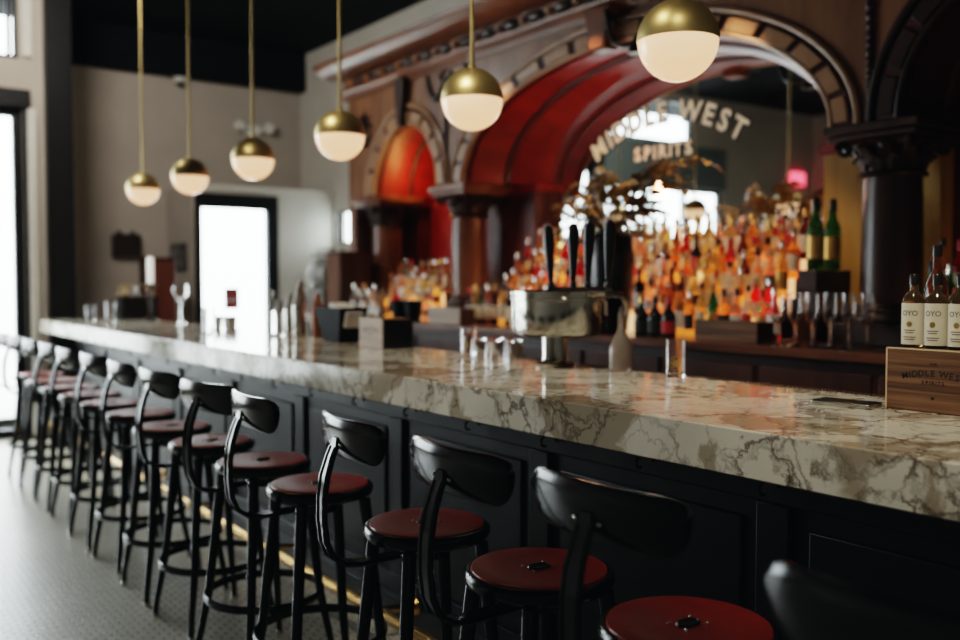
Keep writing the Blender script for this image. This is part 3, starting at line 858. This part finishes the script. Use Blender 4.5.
WARM = ['amber']*4 + ['honey']*6 + ['copper']*2 + ['red']*3 + ['clear']*6 + ['brown']*3 + ['pink']*3 + ['black']*2 + ['green']
ALLK = ['whiskey']*4 + ['tall']*3 + ['wine']*2 + ['squat']*2 + ['square']*2 + ['flask']
CAPS = ['black']*4 + ['gold']*2 + ['red'] + ['silver']*4 + ['cork']*2
LABS = ['cream']*5 + ['white']*4 + ['red','black','gold','orange']
def span(y1, y0, d, rnd, skip=()):
    out = []; y = y1
    while y > y0:
        if not any(a < y < b for a, b in skip): out.append(y + rnd.uniform(-.006,.006))
        y -= d
    return out
gm = 'spirit bottles in front of the arched mirror'
tn = ['worktop row', 'lowest lit step', 'second lit step', 'third lit step', 'top lit step']
bottle_row(3.985, 1.10, ((5.60, 2.88), (3.76,4.14)), tn[0], 'main arch', rnd, WARM, gm, ['whiskey','squat','tall','whiskey','wine'], CAPS, LABS)
for i in range(4):
    bottle_row(STEP_X[i], 1.102+.105*(i+1), ((5.28, 3.035), None), tn[i+1], 'main arch', rnd, WARM + (['red']*2 if i else []), gm, ALLK if i < 3 else ['whiskey','tall','wine','whiskey','flask'], CAPS, LABS)
gl = 'spirit bottles in the small left arch'
PALE = ['clear']*4 + ['honey']*3 + ['amber']*2 + ['yellow','red','copper','pink','brown']
for i, x in enumerate((3.985, STEP_X[0], STEP_X[1])):
    bottle_row(x, 1.10 if i == 0 else 1.102+.105*i, ((6.90, 6.19), None), tn[i], 'left arch', rnd, PALE, gl, ALLK, CAPS, LABS)
gr = 'spirit bottles in the right hand bay'
for i, x in enumerate((3.985, STEP_X[0], STEP_X[1])):
    bottle_row(x, 1.10 if i == 0 else 1.102+.105*i, ((2.18, 1.50), None), tn[i], 'right bay', rnd, ['brown','green','black','green','amber','red'], gr, ['tall','wine','whiskey'], ['black','red','gold','silver'], LABS)
# dark green champagne style bottles at the right end by the column
for i, (x, y, z) in enumerate(((4.30,2.80,1.46-.36+.02),)): pass
bs = thing('bottle_riser', 'small dark riser box by the right column', 'riser', (4.20, 2.80, 1.10))
for i, (y, lab) in enumerate(((2.72, 'right'),)): pass
MB().box(-.14,.16,-.055,.055,0,.36).build('box', M_cab, bs, bevel=.004)
for i, (dx, dz) in enumerate(((-.07,0),(.075,0))):
    bottle('wine', (4.20+dx, 2.80, 1.461), .2*i, 'green', 'black', 'gold', ['dark green tall bottle on a riser beside the right column, front one', 'dark green tall bottle on a riser beside the right column, rear one'][i], 'green bottles by the right column', 1.12)

# ------------------------------------------------------------------ plant in tall vase on the back counter
pt = thing('potted_plant', 'olive gold leafy plant in a tall black vase before the mirror', 'plant', (3.83, 3.95, 1.10))
MB().lathe([(0,0),(.075,0),(.095,.02),(.125,.25),(.135,.42),(.12,.54),(.10,.58),(.105,.60),(.09,.60),(.085,.57),(0,.55)], 28).build('vase', M_vase, pt)
stm = MB(); lv = MB(); rl = random.Random(5)
for k in range(38):
    a = 2*PI*k/38 + rl.uniform(-.2,.2); reach = rl.uniform(.22,.56); hh = rl.uniform(.02,.40)
    if math.sin(a) < -.2: reach *= 1.28
    sx = .42
    pth = [Vector((reach*t*math.cos(a)*sx, reach*t*math.sin(a), .55 + hh*math.sin(t*PI*.62)*1.05)) for t in [j/8 for j in range(9)]]
    stm.tube(pth, [.006-.0005*j for j in range(9)], 5)
    for j in range(3, 9):
        for s in (-1,1):
            d = (pth[min(8,j)] - pth[j-1]).normalized()
            w_ = d.cross(Vector((0,0,1))).normalized()*s
            ln = rl.uniform(.06,.11); dirv = (d*.5 + w_*.9 + Vector((0,0,rl.uniform(-.35,.25)))).normalized()
            up = dirv.cross(d).normalized(); wd = dirv.cross(up).normalized()*ln*.26
            b0 = pth[j]; tip = b0 + dirv*ln + Vector((0,0,-.02)); m1 = b0 + dirv*ln*.45 + up*.008*s
            lv.add([b0, m1+wd, tip, m1-wd, m1], [(0,1,4),(1,2,4),(2,3,4),(3,0,4)])
stm.build('stems', M_stem, pt); lv.build('foliage', M_leaf, pt, recalc=False)

# ------------------------------------------------------------------ stemmed glasses on back counter
gob = [(0,0),(.034,0),(.034,.003),(.008,.010),(.0045,.03),(.0045,.095),(.012,.108),(.028,.135),(.033,.175),(.031,.25),(.0298,.25),(.0315,.175),(.0268,.138),(.010,.112),(0,.110)]
G_mesh = MB().lathe(gob, 20)
t0 = None; gi = 0
for r_, (x, n) in enumerate(((3.72,5),(3.82,5))):
    for k in range(n):
        y = 2.72 - .092*k - .03*r_
        lb = 'clear stemmed glass on the worktop, %s from left in the %s row' % (ordinal(k+1), ['front','back'][r_])
        if t0 is None:
            t0 = G_mesh.build('stemmed_glass', M_glass); t0.location = (x,y,1.10); tag(t0, lb, 'glass', 'stemmed glasses by the right column')
        else:
            c = t0.copy(); col.objects.link(c); c.location = (x,y,1.10); c['label'] = lb

# ------------------------------------------------------------------ wooden caddies
def crate(label, loc, L, D, H, wood_m, edge_m, text, txt_m):
    """L along y, D along x, H tall; front faces -x; loc = middle of base"""
    t = thing('wooden_box', label, 'box', loc, 0)
    th = .010
    fp = MB().box(-D/2, -D/2+th, -L/2, L/2, 0, H).build('front_panel', wood_m, t, bevel=.0015)
    MB().box(-D/2-.0006, -D/2+th+.0006, L/2-.0035, L/2+.0008, .0, H+.0006).box(-D/2-.0006, -D/2+th+.0006, -L/2, L/2, H-.002, H+.0012).build('panel_edge', edge_m, fp)
    MB().box(-D/2+th+.001, D/2, -L/2+.004, L/2-.004, 0, H-.004).build('body', M_blackplastic if text == 'small' else M_cab, t, bevel=.002)  # small box: the shade on its side is painted as a black body
    q = MB(); x = -D/2-.0004
    fn = lambda y, z: mfn(y, z, x)
    ws = []
    if text in ('big','small'):
        ws = [q]
        arc_word(q, 'THE', .009, 0, fn(.0, H*.77), .0002, .0003, 1.15)
        q = MB(); ws.append(q)
        arc_word(q, 'MIDDLE WEST', .0225, .30, fn(.0, H*.62), .0004, .0003, 1.0, 1.0, 0)
        q = MB(); ws.append(q)
        arc_word(q, 'MIDDLE WEST', .0225, .30, fn(.0, H*.62), .0004, .0003, 1.0, 1.0, 1)
        q = MB(); ws.append(q)
        arc_word(q, 'SPIRITS', .0135, 0, fn(.0, H*.47), .0003, .0003, 1.12)
        q = MB(); ws.append(q)
        q.prism([(0,H*.20),(.006,H*.228),(0,H*.256),(-.006,H*.228)], lambda u,v,d: (d,u,v), x-.0003, x+.0003)
    for w_, nm in zip(ws, ('lettering','lettering','lettering','lettering','printed_mark')): w_.build(nm, txt_m, fp, recalc=False)
    return t
crate('walnut box lettered MIDDLE WEST SPIRITS at the near end of the bar', (2.385, 1.212, 1.071), .25, .19, .158, M_crate, M_crate_pale, 'big', M_ink)
crate('pale washed wooden box with its shaded side painted black standing mid bar', (2.37, 4.055, 1.071), .23, .18, .150, M_crate_wash, M_crate_wash, 'small', M_ink_soft)
crate('brown wooden box among the bottles on the worktop, near the stemmed glasses', (3.82, 3.055, 1.101), .39, .14, .105, M_crate, M_crate, 'none', M_ink)
crate('pale wooden box on the worktop below the left column', (3.80, 5.57, 1.101), .40, .14, .115, M_crate_wash, M_crate_wash, 'none', M_ink)

# white-label bottles standing on the near box
WL = [(2.345,1.295),(2.345,1.234),(2.345,1.173),(2.345,1.112)]
Q0 = MB().lathe([(0,0),(.027,0),(.030,.005),(.030,.118),(.027,.131),(.014,.146),(.0112,.153),(.0112,.172),(0,.172)], 28).mesh('whiskey_glass', bottle_glass('smoky bottle glass', (.35,.22,.10), .9))
Q1 = MB().lathe([(0,.165),(.0128,.165),(.0128,.190),(.010,.194),(0,.194)], 18).mesh('whiskey_cap', BC['black'])
lm = MB(); rows = []
for k in range(25):
    a = PI - 1.9 + 3.8*k/24
    rows.append([Vector((.0306*math.cos(a), .0306*math.sin(a), z)) for z in (.008,.117)])
Q2 = lm.loft(rows, closed=False).mesh('whiskey_label', M_cream_label, recalc=False)
def crest():
    q = MB()
    def on(u, v, d): a = PI - u/.0312; return Vector(((.0311+d)*math.cos(a), (.0311+d)*math.sin(a), v))
    vs, fs = text_mesh('OYO', .019, .0004, 0)
    q.add([on(p.x, .090+p.y, 0) for p in vs], fs)
    return q.mesh('crest', M_ink_soft, recalc=False)
def text_line(zz, wv):
    q = MB()
    def on(u, v, d): a = PI - u/.0312; return Vector(((.0311+d)*math.cos(a), (.0311+d)*math.sin(a), v))
    if True:
        q.add([on(-wv/2+wv*i/4, zz+e_, 0) for i in range(5) for e_ in (0,.003)], [(2*i,2*i+2,2*i+3,2*i+1) for i in range(4)])
    return q.mesh('printed_line', M_ink_soft, recalc=False)
def seal():
    q = MB()
    def on(u, v): a = PI - u/.0312; return Vector((.0315*math.cos(a), .0315*math.sin(a), v))
    pts = [on(0,.062)] + [on(.0075*math.cos(2*PI*k/16), .062+.0075*math.sin(2*PI*k/16)) for k in range(16)]
    return q.add(pts, [(0,k+1,(k+1)%16+1) for k in range(16)]).mesh('seal', M_gold, recalc=False)
Q3, Q4 = crest(), seal()
QL = [('printed_line', text_line(a, b)) for a, b in ((.044,.030),(.038,.024),(.026,.034),(.020,.028))]
for i, (x, y) in enumerate(WL):
    lb = 'bottle with cream label on the walnut box, %s' % ['leftmost', 'second from left', 'third from left', 'last at the frame edge'][i]
    t = thing('whiskey_bottle', lb, 'bottle', (x,y,1.2305), .15, 'cream-label bottles on the walnut box')
    t.scale = (.96,.96,.98)
    for nm, me in (('glass',Q0),('cap',Q1),('paper_label',Q2)):
        o = bpy.data.objects.new(nm, me); col.objects.link(o); o.parent = t
        if nm == 'paper_label':
            for n2, m2 in [('printed_crest',Q3),('gold_seal',Q4)] + QL:
                p = bpy.data.objects.new(n2, m2); col.objects.link(p); p.parent = o
for i, (x, y) in enumerate(((2.43,1.28),(2.43,1.198),(2.43,1.116))):
    bottle('tall', (x,y,1.2305), .3, ['brown','green','black'][i], ['black','red','gold'][i], 'black', ['brown bottle with black cap behind the cream-label bottles', 'green bottle with red cap behind the cream-label bottles', 'black bottle with gold cap behind the cream-label bottles'][i], 'dark bottles behind the cream-label bottles', .80)

# ------------------------------------------------------------------ things on the bar
ph = thing('phone', 'black smartphone lying face up beside the walnut box', 'phone', (2.25, 1.425, 1.071), .12)
MB().box(-.040,.040,-.080,.080,0,.011).build('body', M_steel, ph, bevel=.003)
MB().box(-.0385,.0385,-.0785,.0785,.0105,.0122).build('screen', M_phone, ph, bevel=.0006)

def tumbler(label, loc, r, h, emblem=False, group=None):
    t = MB().lathe([(0,0),(r*.97,0),(r,.004),(r,h),(r-.0022,h),(r-.0025,.016),(r*.8,.012),(0,.011)], 32).build('drinking_glass', M_glass)
    t.location = loc; tag(t, label, 'glass', group)
    if emblem:
        q = MB(); rr = r+.0006
        def on(u, v): a = PI + .75 - u/rr; return Vector((rr*math.cos(a), rr*math.sin(a), v))
        cz = h*.38
        for k in range(6):
            a = 2*PI*k/6 + .3
            p = [(.002*math.cos(a+1.57), .002*math.sin(a+1.57)), (.018*math.cos(a), .018*math.sin(a)), (.014*math.cos(a-.5), .014*math.sin(a-.5)), (-.002*math.cos(a+1.57), -.002*math.sin(a+1.57))]
            q.add([on(u, cz+v) for u, v in p], [(0,1,2,3)])
        for k in range(20):
            a, b_ = 2*PI*k/20, 2*PI*(k+1)/20
            q.add([on(.024*math.cos(a), cz+.024*math.sin(a)), on(.022*math.cos(a), cz+.022*math.sin(a)), on(.022*math.cos(b_), cz+.022*math.sin(b_)), on(.024*math.cos(b_), cz+.024*math.sin(b_))], [(0,1,2,3)])
        q.build('gold_emblem', M_gold, t, recalc=False)
    return t
tumbler('tall clear glass with gold emblem near the bar edge at right', (2.43, 2.19, 1.071), .034, .132, True)
tumbler('tall clear glass left of the beer tap tower', (2.40, 3.38, 1.071), .034, .125, True)
tumbler('tall clear glass near the front of the far bar', (2.06, 5.72, 1.071), .038, .17)
tumbler('tall clear glass right of the far front glass', (2.36, 5.35, 1.071), .038, .15)
for i, (x, y) in enumerate(((2.36,3.245),(2.45,3.235),(2.36,3.145),(2.45,3.13),(2.40,3.045))):
    lb = 'small upturned clear glass by the tap tower, %s' % ['front left of the cluster', 'back left of the cluster', 'front middle of the cluster', 'back middle of the cluster', 'rightmost of the cluster'][i]
    t = MB().lathe([(0,.088),(.026,.088),(.030,.082),(.036,0),(.034,0),(.028,.078),(0,.078)], 24).build('small_glass', M_glass)
    t.location = (x, y, 1.071); tag(t, lb, 'glass', 'upturned glasses by the taps')

# beer tap tower
tw = thing('beer_tower', 'chrome beer tap tower with tall black handles', 'beer tap', (2.39, 2.78, 1.071), 0)
a_, b_ = .14, .215
drm = [(0,.118),(.80,.118),(.95,.128),(1,.15),(1,.255),(1.03,.258),(1.03,.268),(1.0,.271),(1.0,.279),(1.03,.282),(1.03,.292),(.97,.298),(0,.300)]
MB().lathe(drm, 44, (0,0,0), Matrix.Diagonal(Vector((a_, b_, 1)))).build('drum', M_chrome, tw)
MB().lathe([(0,0),(.075,0),(.078,.01),(.055,.02),(.05,.03),(.05,.119),(0,.119)], 28).build('pedestal', M_chrome, tw)
MB().tube([(0,.03,.29),(0,-.30,.29)], .022, 14).build('tap_arm', M_chrome, tw)
for i, (dx, dy, ln) in enumerate(((.0,.025,.0),(.0,-.105,0),(.0,-.185,0),(.0,-.295,.0))):
    hp = [(0,.300),(.013,.300),(.014,.315),(.009,.322),(.012,.335),(.016,.40),(.0205,.46),(.022,.50),(.0185,.535),(.008,.545),(0,.546)]
    Mx = Matrix.Rotation(-.07 if i < 2 else .05, 4, 'X') if i in (0,2,3) else Matrix.Identity(4)
    base = Vector((dx,dy,.30))
    hd = MB().lathe([(r,z-.29) for r,z in hp], 18, base, Mx).build('tap_handle', M_handle, tw)
    MB().tube([Vector((dx,dy,.285)), Vector((dx+.07,dy,.280)), Vector((dx+.095,dy,.25)), Vector((dx+.097,dy,.20))], [.012,.012,.010,.008], 10).build('spout', M_chrome, tw)

# clear flask bottle by the taps
fb = thing('clear_flask', 'clear cone-shouldered bottle on the back edge right of the taps', 'bottle', (2.435, 2.46, 1.071))
MB().lathe([(0,0),(.040,0),(.043,.006),(.043,.085),(.040,.098),(.018,.145),(.0125,.16),(.0125,.215),(.011,.215),(.0108,.16),(.038,.095),(.0405,.085),(.0405,.008),(0,.008)], 28).build('glass', plain('smoked clear glass', (.62,.55,.50), .25, trans=.75), fb)
MB().lathe([(0,.205),(.010,.205),(.012,.216),(.006,.24),(.0,.242)], 12).build('stopper', M_steel, fb)

# cocktail shakers
SH = [(2.44,5.50,.215,.040,'first from the left, short'),(2.45,5.37,.255,.038,'second from the left'),(2.46,5.24,.335,.034,'third from the left, tallest'),(2.40,5.14,.300,.036,'fourth from the left'),(2.47,5.03,.26,.036,'fifth from the left, brown')]
for i, (x, y, h, r, w_) in enumerate(SH):
    t = thing('cocktail_shaker', 'pale steel cocktail shaker on the far bar, ' + w_ if i < 4 else 'brown copper cocktail shaker at the right of the steel ones', 'shaker', (x,y,1.071), 0, 'cocktail shakers on the bar')
    mm = M_grey_metal if i < 4 else plain('brown copper', (.25,.10,.05), .3, .8)
    MB().lathe([(0,0),(r*.82,0),(r*.85,.005),(r,h*.62),(r*.98,h*.64),(0,h*.64)], 24).build('cup', M_steel if i < 4 else mm, t)
    MB().lathe([(0,h*.641),(r*.99,h*.641),(r*.97,h*.68),(r*.62,h*.82),(r*.5,h*.85),(r*.5,h*.96),(r*.42,h),(0,h)], 24).build('lid', mm, t)

# black flared bin holding pale napkins
bn = thing('napkin_bin', 'black flared bin with pale napkins beside the shakers', 'bin', (2.40, 4.60, 1.071))
q = MB(); o0 = [(-.06,-.09),(.06,-.09),(.06,.09),(-.06,.09)]
def rect(sx, sy, z): return [Vector((x*sx, y*sy, z)) for x, y in o0]
q.loft([rect(1,1,0), rect(1.45,1.75,.19), rect(1.33,1.65,.19), rect(.88,.9,.012)])
q.build('bin', plain('matt black tin', (.006,.006,.006), .65, spec=.15), bn, bevel=.003)
MB().box(-.05,.05,-.12,.09,.115,.20, Matrix.Rotation(.25,4,'X')).build('napkins', M_paper, bn, bevel=.003)

# far bar end: black caddy of bottles, candle on stand, small glasses
cd = thing('bottle_caddy', 'black caddy at the far end of the bar', 'caddy', (2.42, 8.55, 1.071))
q = MB().box(-.15,.15,-.10,.10,0,.010)
for s in (-1,1): q.box(s*.15-.006,s*.15+.006,-.10,.10,0,.2); q.box(-.15,.15,s*.10-.006,s*.10+.006,0,.2)
q.build('tray', M_blackplastic, cd)
MB().tube([(-.15,0,.2),(-.15,0,.30),(.15,0,.30),(.15,0,.2)], .008, 8).build('handle', M_brass, cd)
for i, (dx, g) in enumerate(((-.09,'honey'),(.0,'clear'),(.09,'brown'))):
    bottle('whiskey', (2.42+dx, 8.55, 1.083), .3, g, ['cork','silver','cork'][i], 'cream', ['honey coloured bottle in the black caddy at the far bar end','clear bottle in the black caddy at the far bar end','brown bottle in the black caddy at the far bar end'][i], 'bottles in the black caddy', .95)
cn = thing('candle_stand', 'white pillar candle on a dark stand at the far bar end', 'candle', (2.44, 8.20, 1.071))
MB().lathe([(0,0),(.06,0),(.06,.012),(.015,.03),(.012,.28),(.05,.30),(.05,.315),(0,.315)], 20).build('stand', M_bronze, cn)
MB().lathe([(0,.315),(.026,.315),(.028,.325),(.028,.53),(.020,.545),(0,.54)], 20).build('candle', M_candle, cn)
gb = thing('glass_bowl', 'round clear glass bowl on a foot at the far bar', 'bowl', (2.42, 7.35, 1.071)); gb.scale = (.8,.8,.9)
MB().lathe([(0,0),(.05,0),(.05,.006),(.010,.02),(.008,.20),(.04,.215),(.070,.25),(.078,.29),(.070,.33),(.058,.345),(.055,.345),(.067,.33),(.074,.29),(.066,.252),(.03,.22),(0,.215)], 28).build('bowl', M_glass, gb)
for i, (x, y, h, lab) in enumerate(((1.98,8.35,.13,'pale votive glass at the far bar front, left one'),(2.08,8.10,.17,'pale votive glass at the far bar front, right one'),(2.38,6.45,.09,'low pale cup on the far bar, left of three'),(2.42,6.32,.09,'low pale cup on the far bar, middle of three'),(2.38,6.18,.09,'low pale cup on the far bar, right of three'))):
    t = MB().lathe([(0,0),(.030,0),(.036,.01),(.042,h),(.039,h),(.033,.014),(0,.012)], 20).build('votive_glass' if i < 2 else 'cup', M_glass if i < 2 else M_white)
    t.location = (x,y,1.071); tag(t, lab, 'glass' if i < 2 else 'cup', 'votive glasses' if i < 2 else 'low pale cups')

# worktop left end: round machine with cups, dark box, pale capped bottles, black bowls
mc = thing('drinks_machine', 'grey round-topped machine with cups on the worktop end', 'machine', (3.83, 7.56, 1.101))
MB().lathe([(0,-.17),(.145,-.17),(.155,-.15),(.155,.15),(.145,.17),(0,.17)], 32, (0,0,.36), Matrix.Rotation(PI/2,4,'X')).build('drum', M_grey_metal, mc)
MB().box(-.15,.15,-.17,.17,0,.24).build('base', M_grey_metal, mc, bevel=.01)
MB().box(-.10,.12,-.16,.16,.53,.55).build('cup_rail', M_grey_metal, mc)
for k in range(4):
    for j in range(2):
        t = MB().lathe([(0,0),(.022,0),(.032,.05),(.029,.05),(.02,.005),(0,.005)], 14).build('cup', M_white)
        t.location = (3.78+.09*j, 7.43+.08*k, 1.652); tag(t, 'small white cup on the machine, %s row %s from left' % (['front','back'][j], ordinal(4-k)), 'cup', 'cups on the drinks machine')
bxm = thing('dark_cabinet_box', 'dark brown wooden cupboard box next to the round machine', 'box', (3.82, 7.18, 1.101))
MB().box(-.14,.14,-.13,.13,0,.56).build('body', M_cab, bxm, bevel=.006)
MB().box(-.15,-.14,-.115,.115,.03,.53).build('door', wood('brown box door', (.10,.045,.025), (.19,.09,.05), (14,14,2)), bxm, bevel=.004)
for i in range(6):
    y = 6.92 - .085*i
    bottle('squat' if i % 2 else 'whiskey', (3.74, y, 1.101), 0, 'clear', ['silver','silver','cork','silver','silver','black'][i], 'white', 'clear bottle with pale stopper on the worktop front, %s from left below the small arch' % ordinal(i+1), 'clear bottles on the worktop front', .95)
for i, (y, r) in enumerate(((6.20,.09),(6.02,.075))):
    t = MB().lathe([(0,0),(r*.7,0),(r,.16),(r*.95,.16),(r*.66,.01),(0,.01)], 24).build('ice_bucket', M_blackplastic)
    t.location = (3.76,y,1.101); tag(t, ['larger black bucket on the worktop left of the column','smaller black bucket on the worktop left of the column'][i], 'bucket', 'black buckets on the worktop')
for i, y in enumerate((2.83,)): pass
for i in range(3):
    bottle('squat', (3.74, 3.42+.10*i, 1.101), .2, 'black', ['red','black','gold'][i], 'red' if i == 0 else 'black', ['black squat bottle with red cap right of the vase','black squat bottle with black cap right of the vase','black squat bottle with gold cap right of the vase'][i], 'black squat bottles near the vase', .9)

# ================================================================== LIGHT
W = bpy.data.worlds.new('overcast sky'); scene.world = W; W.use_nodes = True
wn = W.node_tree; bgn = wn.nodes['Background']
tc = wn.nodes.new('ShaderNodeTexCoord'); sx_ = wn.nodes.new('ShaderNodeSeparateXYZ'); wn.links.new(tc.outputs['Generated'], sx_.inputs[0])
wr = wn.nodes.new('ShaderNodeValToRGB'); wr.color_ramp.elements[0].position = .45; wr.color_ramp.elements[0].color = (.55,.58,.56,1)
wr.color_ramp.elements[1].position = .56; wr.color_ramp.elements[1].color = (.94,.98,.97,1)
mm_ = wn.nodes.new('ShaderNodeMath'); mm_.operation = 'MULTIPLY_ADD'; mm_.inputs[1].default_value = .5; mm_.inputs[2].default_value = .5
wn.links.new(sx_.outputs['Z'], mm_.inputs[0]); wn.links.new(mm_.outputs[0], wr.inputs['Fac']); wn.links.new(wr.outputs['Color'], bgn.inputs['Color'])
WORLD = 10.0
bgn.inputs['Strength'].default_value = WORLD
def portal(name, loc, rot, sx, sy):
    l = bpy.data.lights.new(name, 'AREA'); l.shape = 'RECTANGLE'; l.size = sx; l.size_y = sy; l.cycles.is_portal = True
    o = bpy.data.objects.new(name, l); o.location = loc; o.rotation_euler = rot; col.objects.link(o)
portal('door_daylight', (1.12, YW+.14, 1.475), (-PI/2,0,0), 1.0, 2.95)
portal('window_daylight', (-.75, YW+.14, 1.55), (-PI/2,0,0), 2.4, 2.4)
portal('transom_daylight', (.15, YW+.14, 3.685), (-PI/2,0,0), 2.9, .61)
portal('vestibule_daylight', (4.11, YF+.10, 1.15), (-PI/2,0,0), 1.38, 2.3)
for p, q in wins: portal('side_daylight', (XL-.14, (p+q)/2, 2.02), (0,-PI/2,0), 3.45, q-p)

def lamp(kind, name, loc, power, color, size=.1, rot=None, **kw):
    l = bpy.data.lights.new(name, kind); l.energy = power; l.color = color
    if kind == 'AREA': l.size = size
    else: l.shadow_soft_size = size
    for k, v in kw.items(): setattr(l, k, v)
    o = bpy.data.objects.new(name, l); o.location = loc; col.objects.link(o)
    if rot: o.rotation_euler = rot
    return o
WARMC = (1.0,.50,.20)
lamp('POINT', 'small_arch_uplight', (4.22, 6.80, 2.30), 3, (1,.52,.16), .05)
lamp('AREA', 'added_wall_wash', (1.2, 7.2, 4.02), 50, (1,.92,.82), .5, (Vector((3.0,10.2,1.9))-Vector((1.2,7.2,4.02))).to_track_quat('-Z','Y').to_euler())  # unseen lamp added to lift the dim far wall
lamp('POINT', 'vault_uplight', (4.25, 4.6, 2.05), 4.0, (1,.42,.20), .06)
for k_, (y, pw) in enumerate(((.7,165),(2.3,145),(4.0,100))):  # unseen spots added to brighten the marble; no track is built
    d_ = Vector((2.55,y+.4,1.07)) - Vector((.7,y,4.0))
    lamp('SPOT', 'added_bar_spot', (.7, y, 4.0), pw, (1,.87,.68), .12, d_.to_track_quat('-Z','Y').to_euler(), spot_size=math.radians(46), spot_blend=.9)
for y in (3.2, 4.2, 5.2):  # unseen spots added to brighten the bottle labels
    d_ = Vector((4.25,y,1.3)) - Vector((3.75,y,3.02))
    lamp('SPOT', 'added_bottle_spot', (3.75, y, 3.02), 42, (1,.72,.45), .06, d_.to_track_quat('-Z','Y').to_euler(), spot_size=math.radians(52), spot_blend=.6)
d_ = Vector((4.2,6.5,1.3)) - Vector((3.72,6.5,3.02)); lamp('SPOT', 'added_bottle_spot', (3.72, 6.5, 3.02), 22, (1,.70,.40), .06, d_.to_track_quat('-Z','Y').to_euler(), spot_size=math.radians(40), spot_blend=.6)  # one more added spot, for the small left arch

# ================================================================== CAMERA
cam = bpy.data.cameras.new('camera'); co = bpy.data.objects.new('camera', cam); col.objects.link(co)
cam.sensor_width = 36; cam.lens = 930/960*36
co.location = (0,0,1.40)
co.rotation_euler = (PI/2 - math.radians(2.3398), 0, -math.radians(36.0705))
cam.dof.use_dof = True; cam.dof.focus_distance = 2.25; cam.dof.aperture_fstop = 1.6
cam.clip_start = .05
scene.camera = co
vs = scene.view_settings
vs.view_transform = 'Filmic'; vs.look = 'Medium High Contrast'; vs.exposure = 0.68
vs.use_curve_mapping = True
cm = vs.curve_mapping
cv = cm.curves[3]
cv.points[0].location = (0,.0007); cv.points[1].location = (1,1)
for ci_, lift in ((0,.0),(1,.0005),(2,.0008)): cm.curves[ci_].points[0].location = (0,lift)
cm.update()
for nm, ps in PROTO.items():
    for o in ps: bpy.data.objects.remove(o)
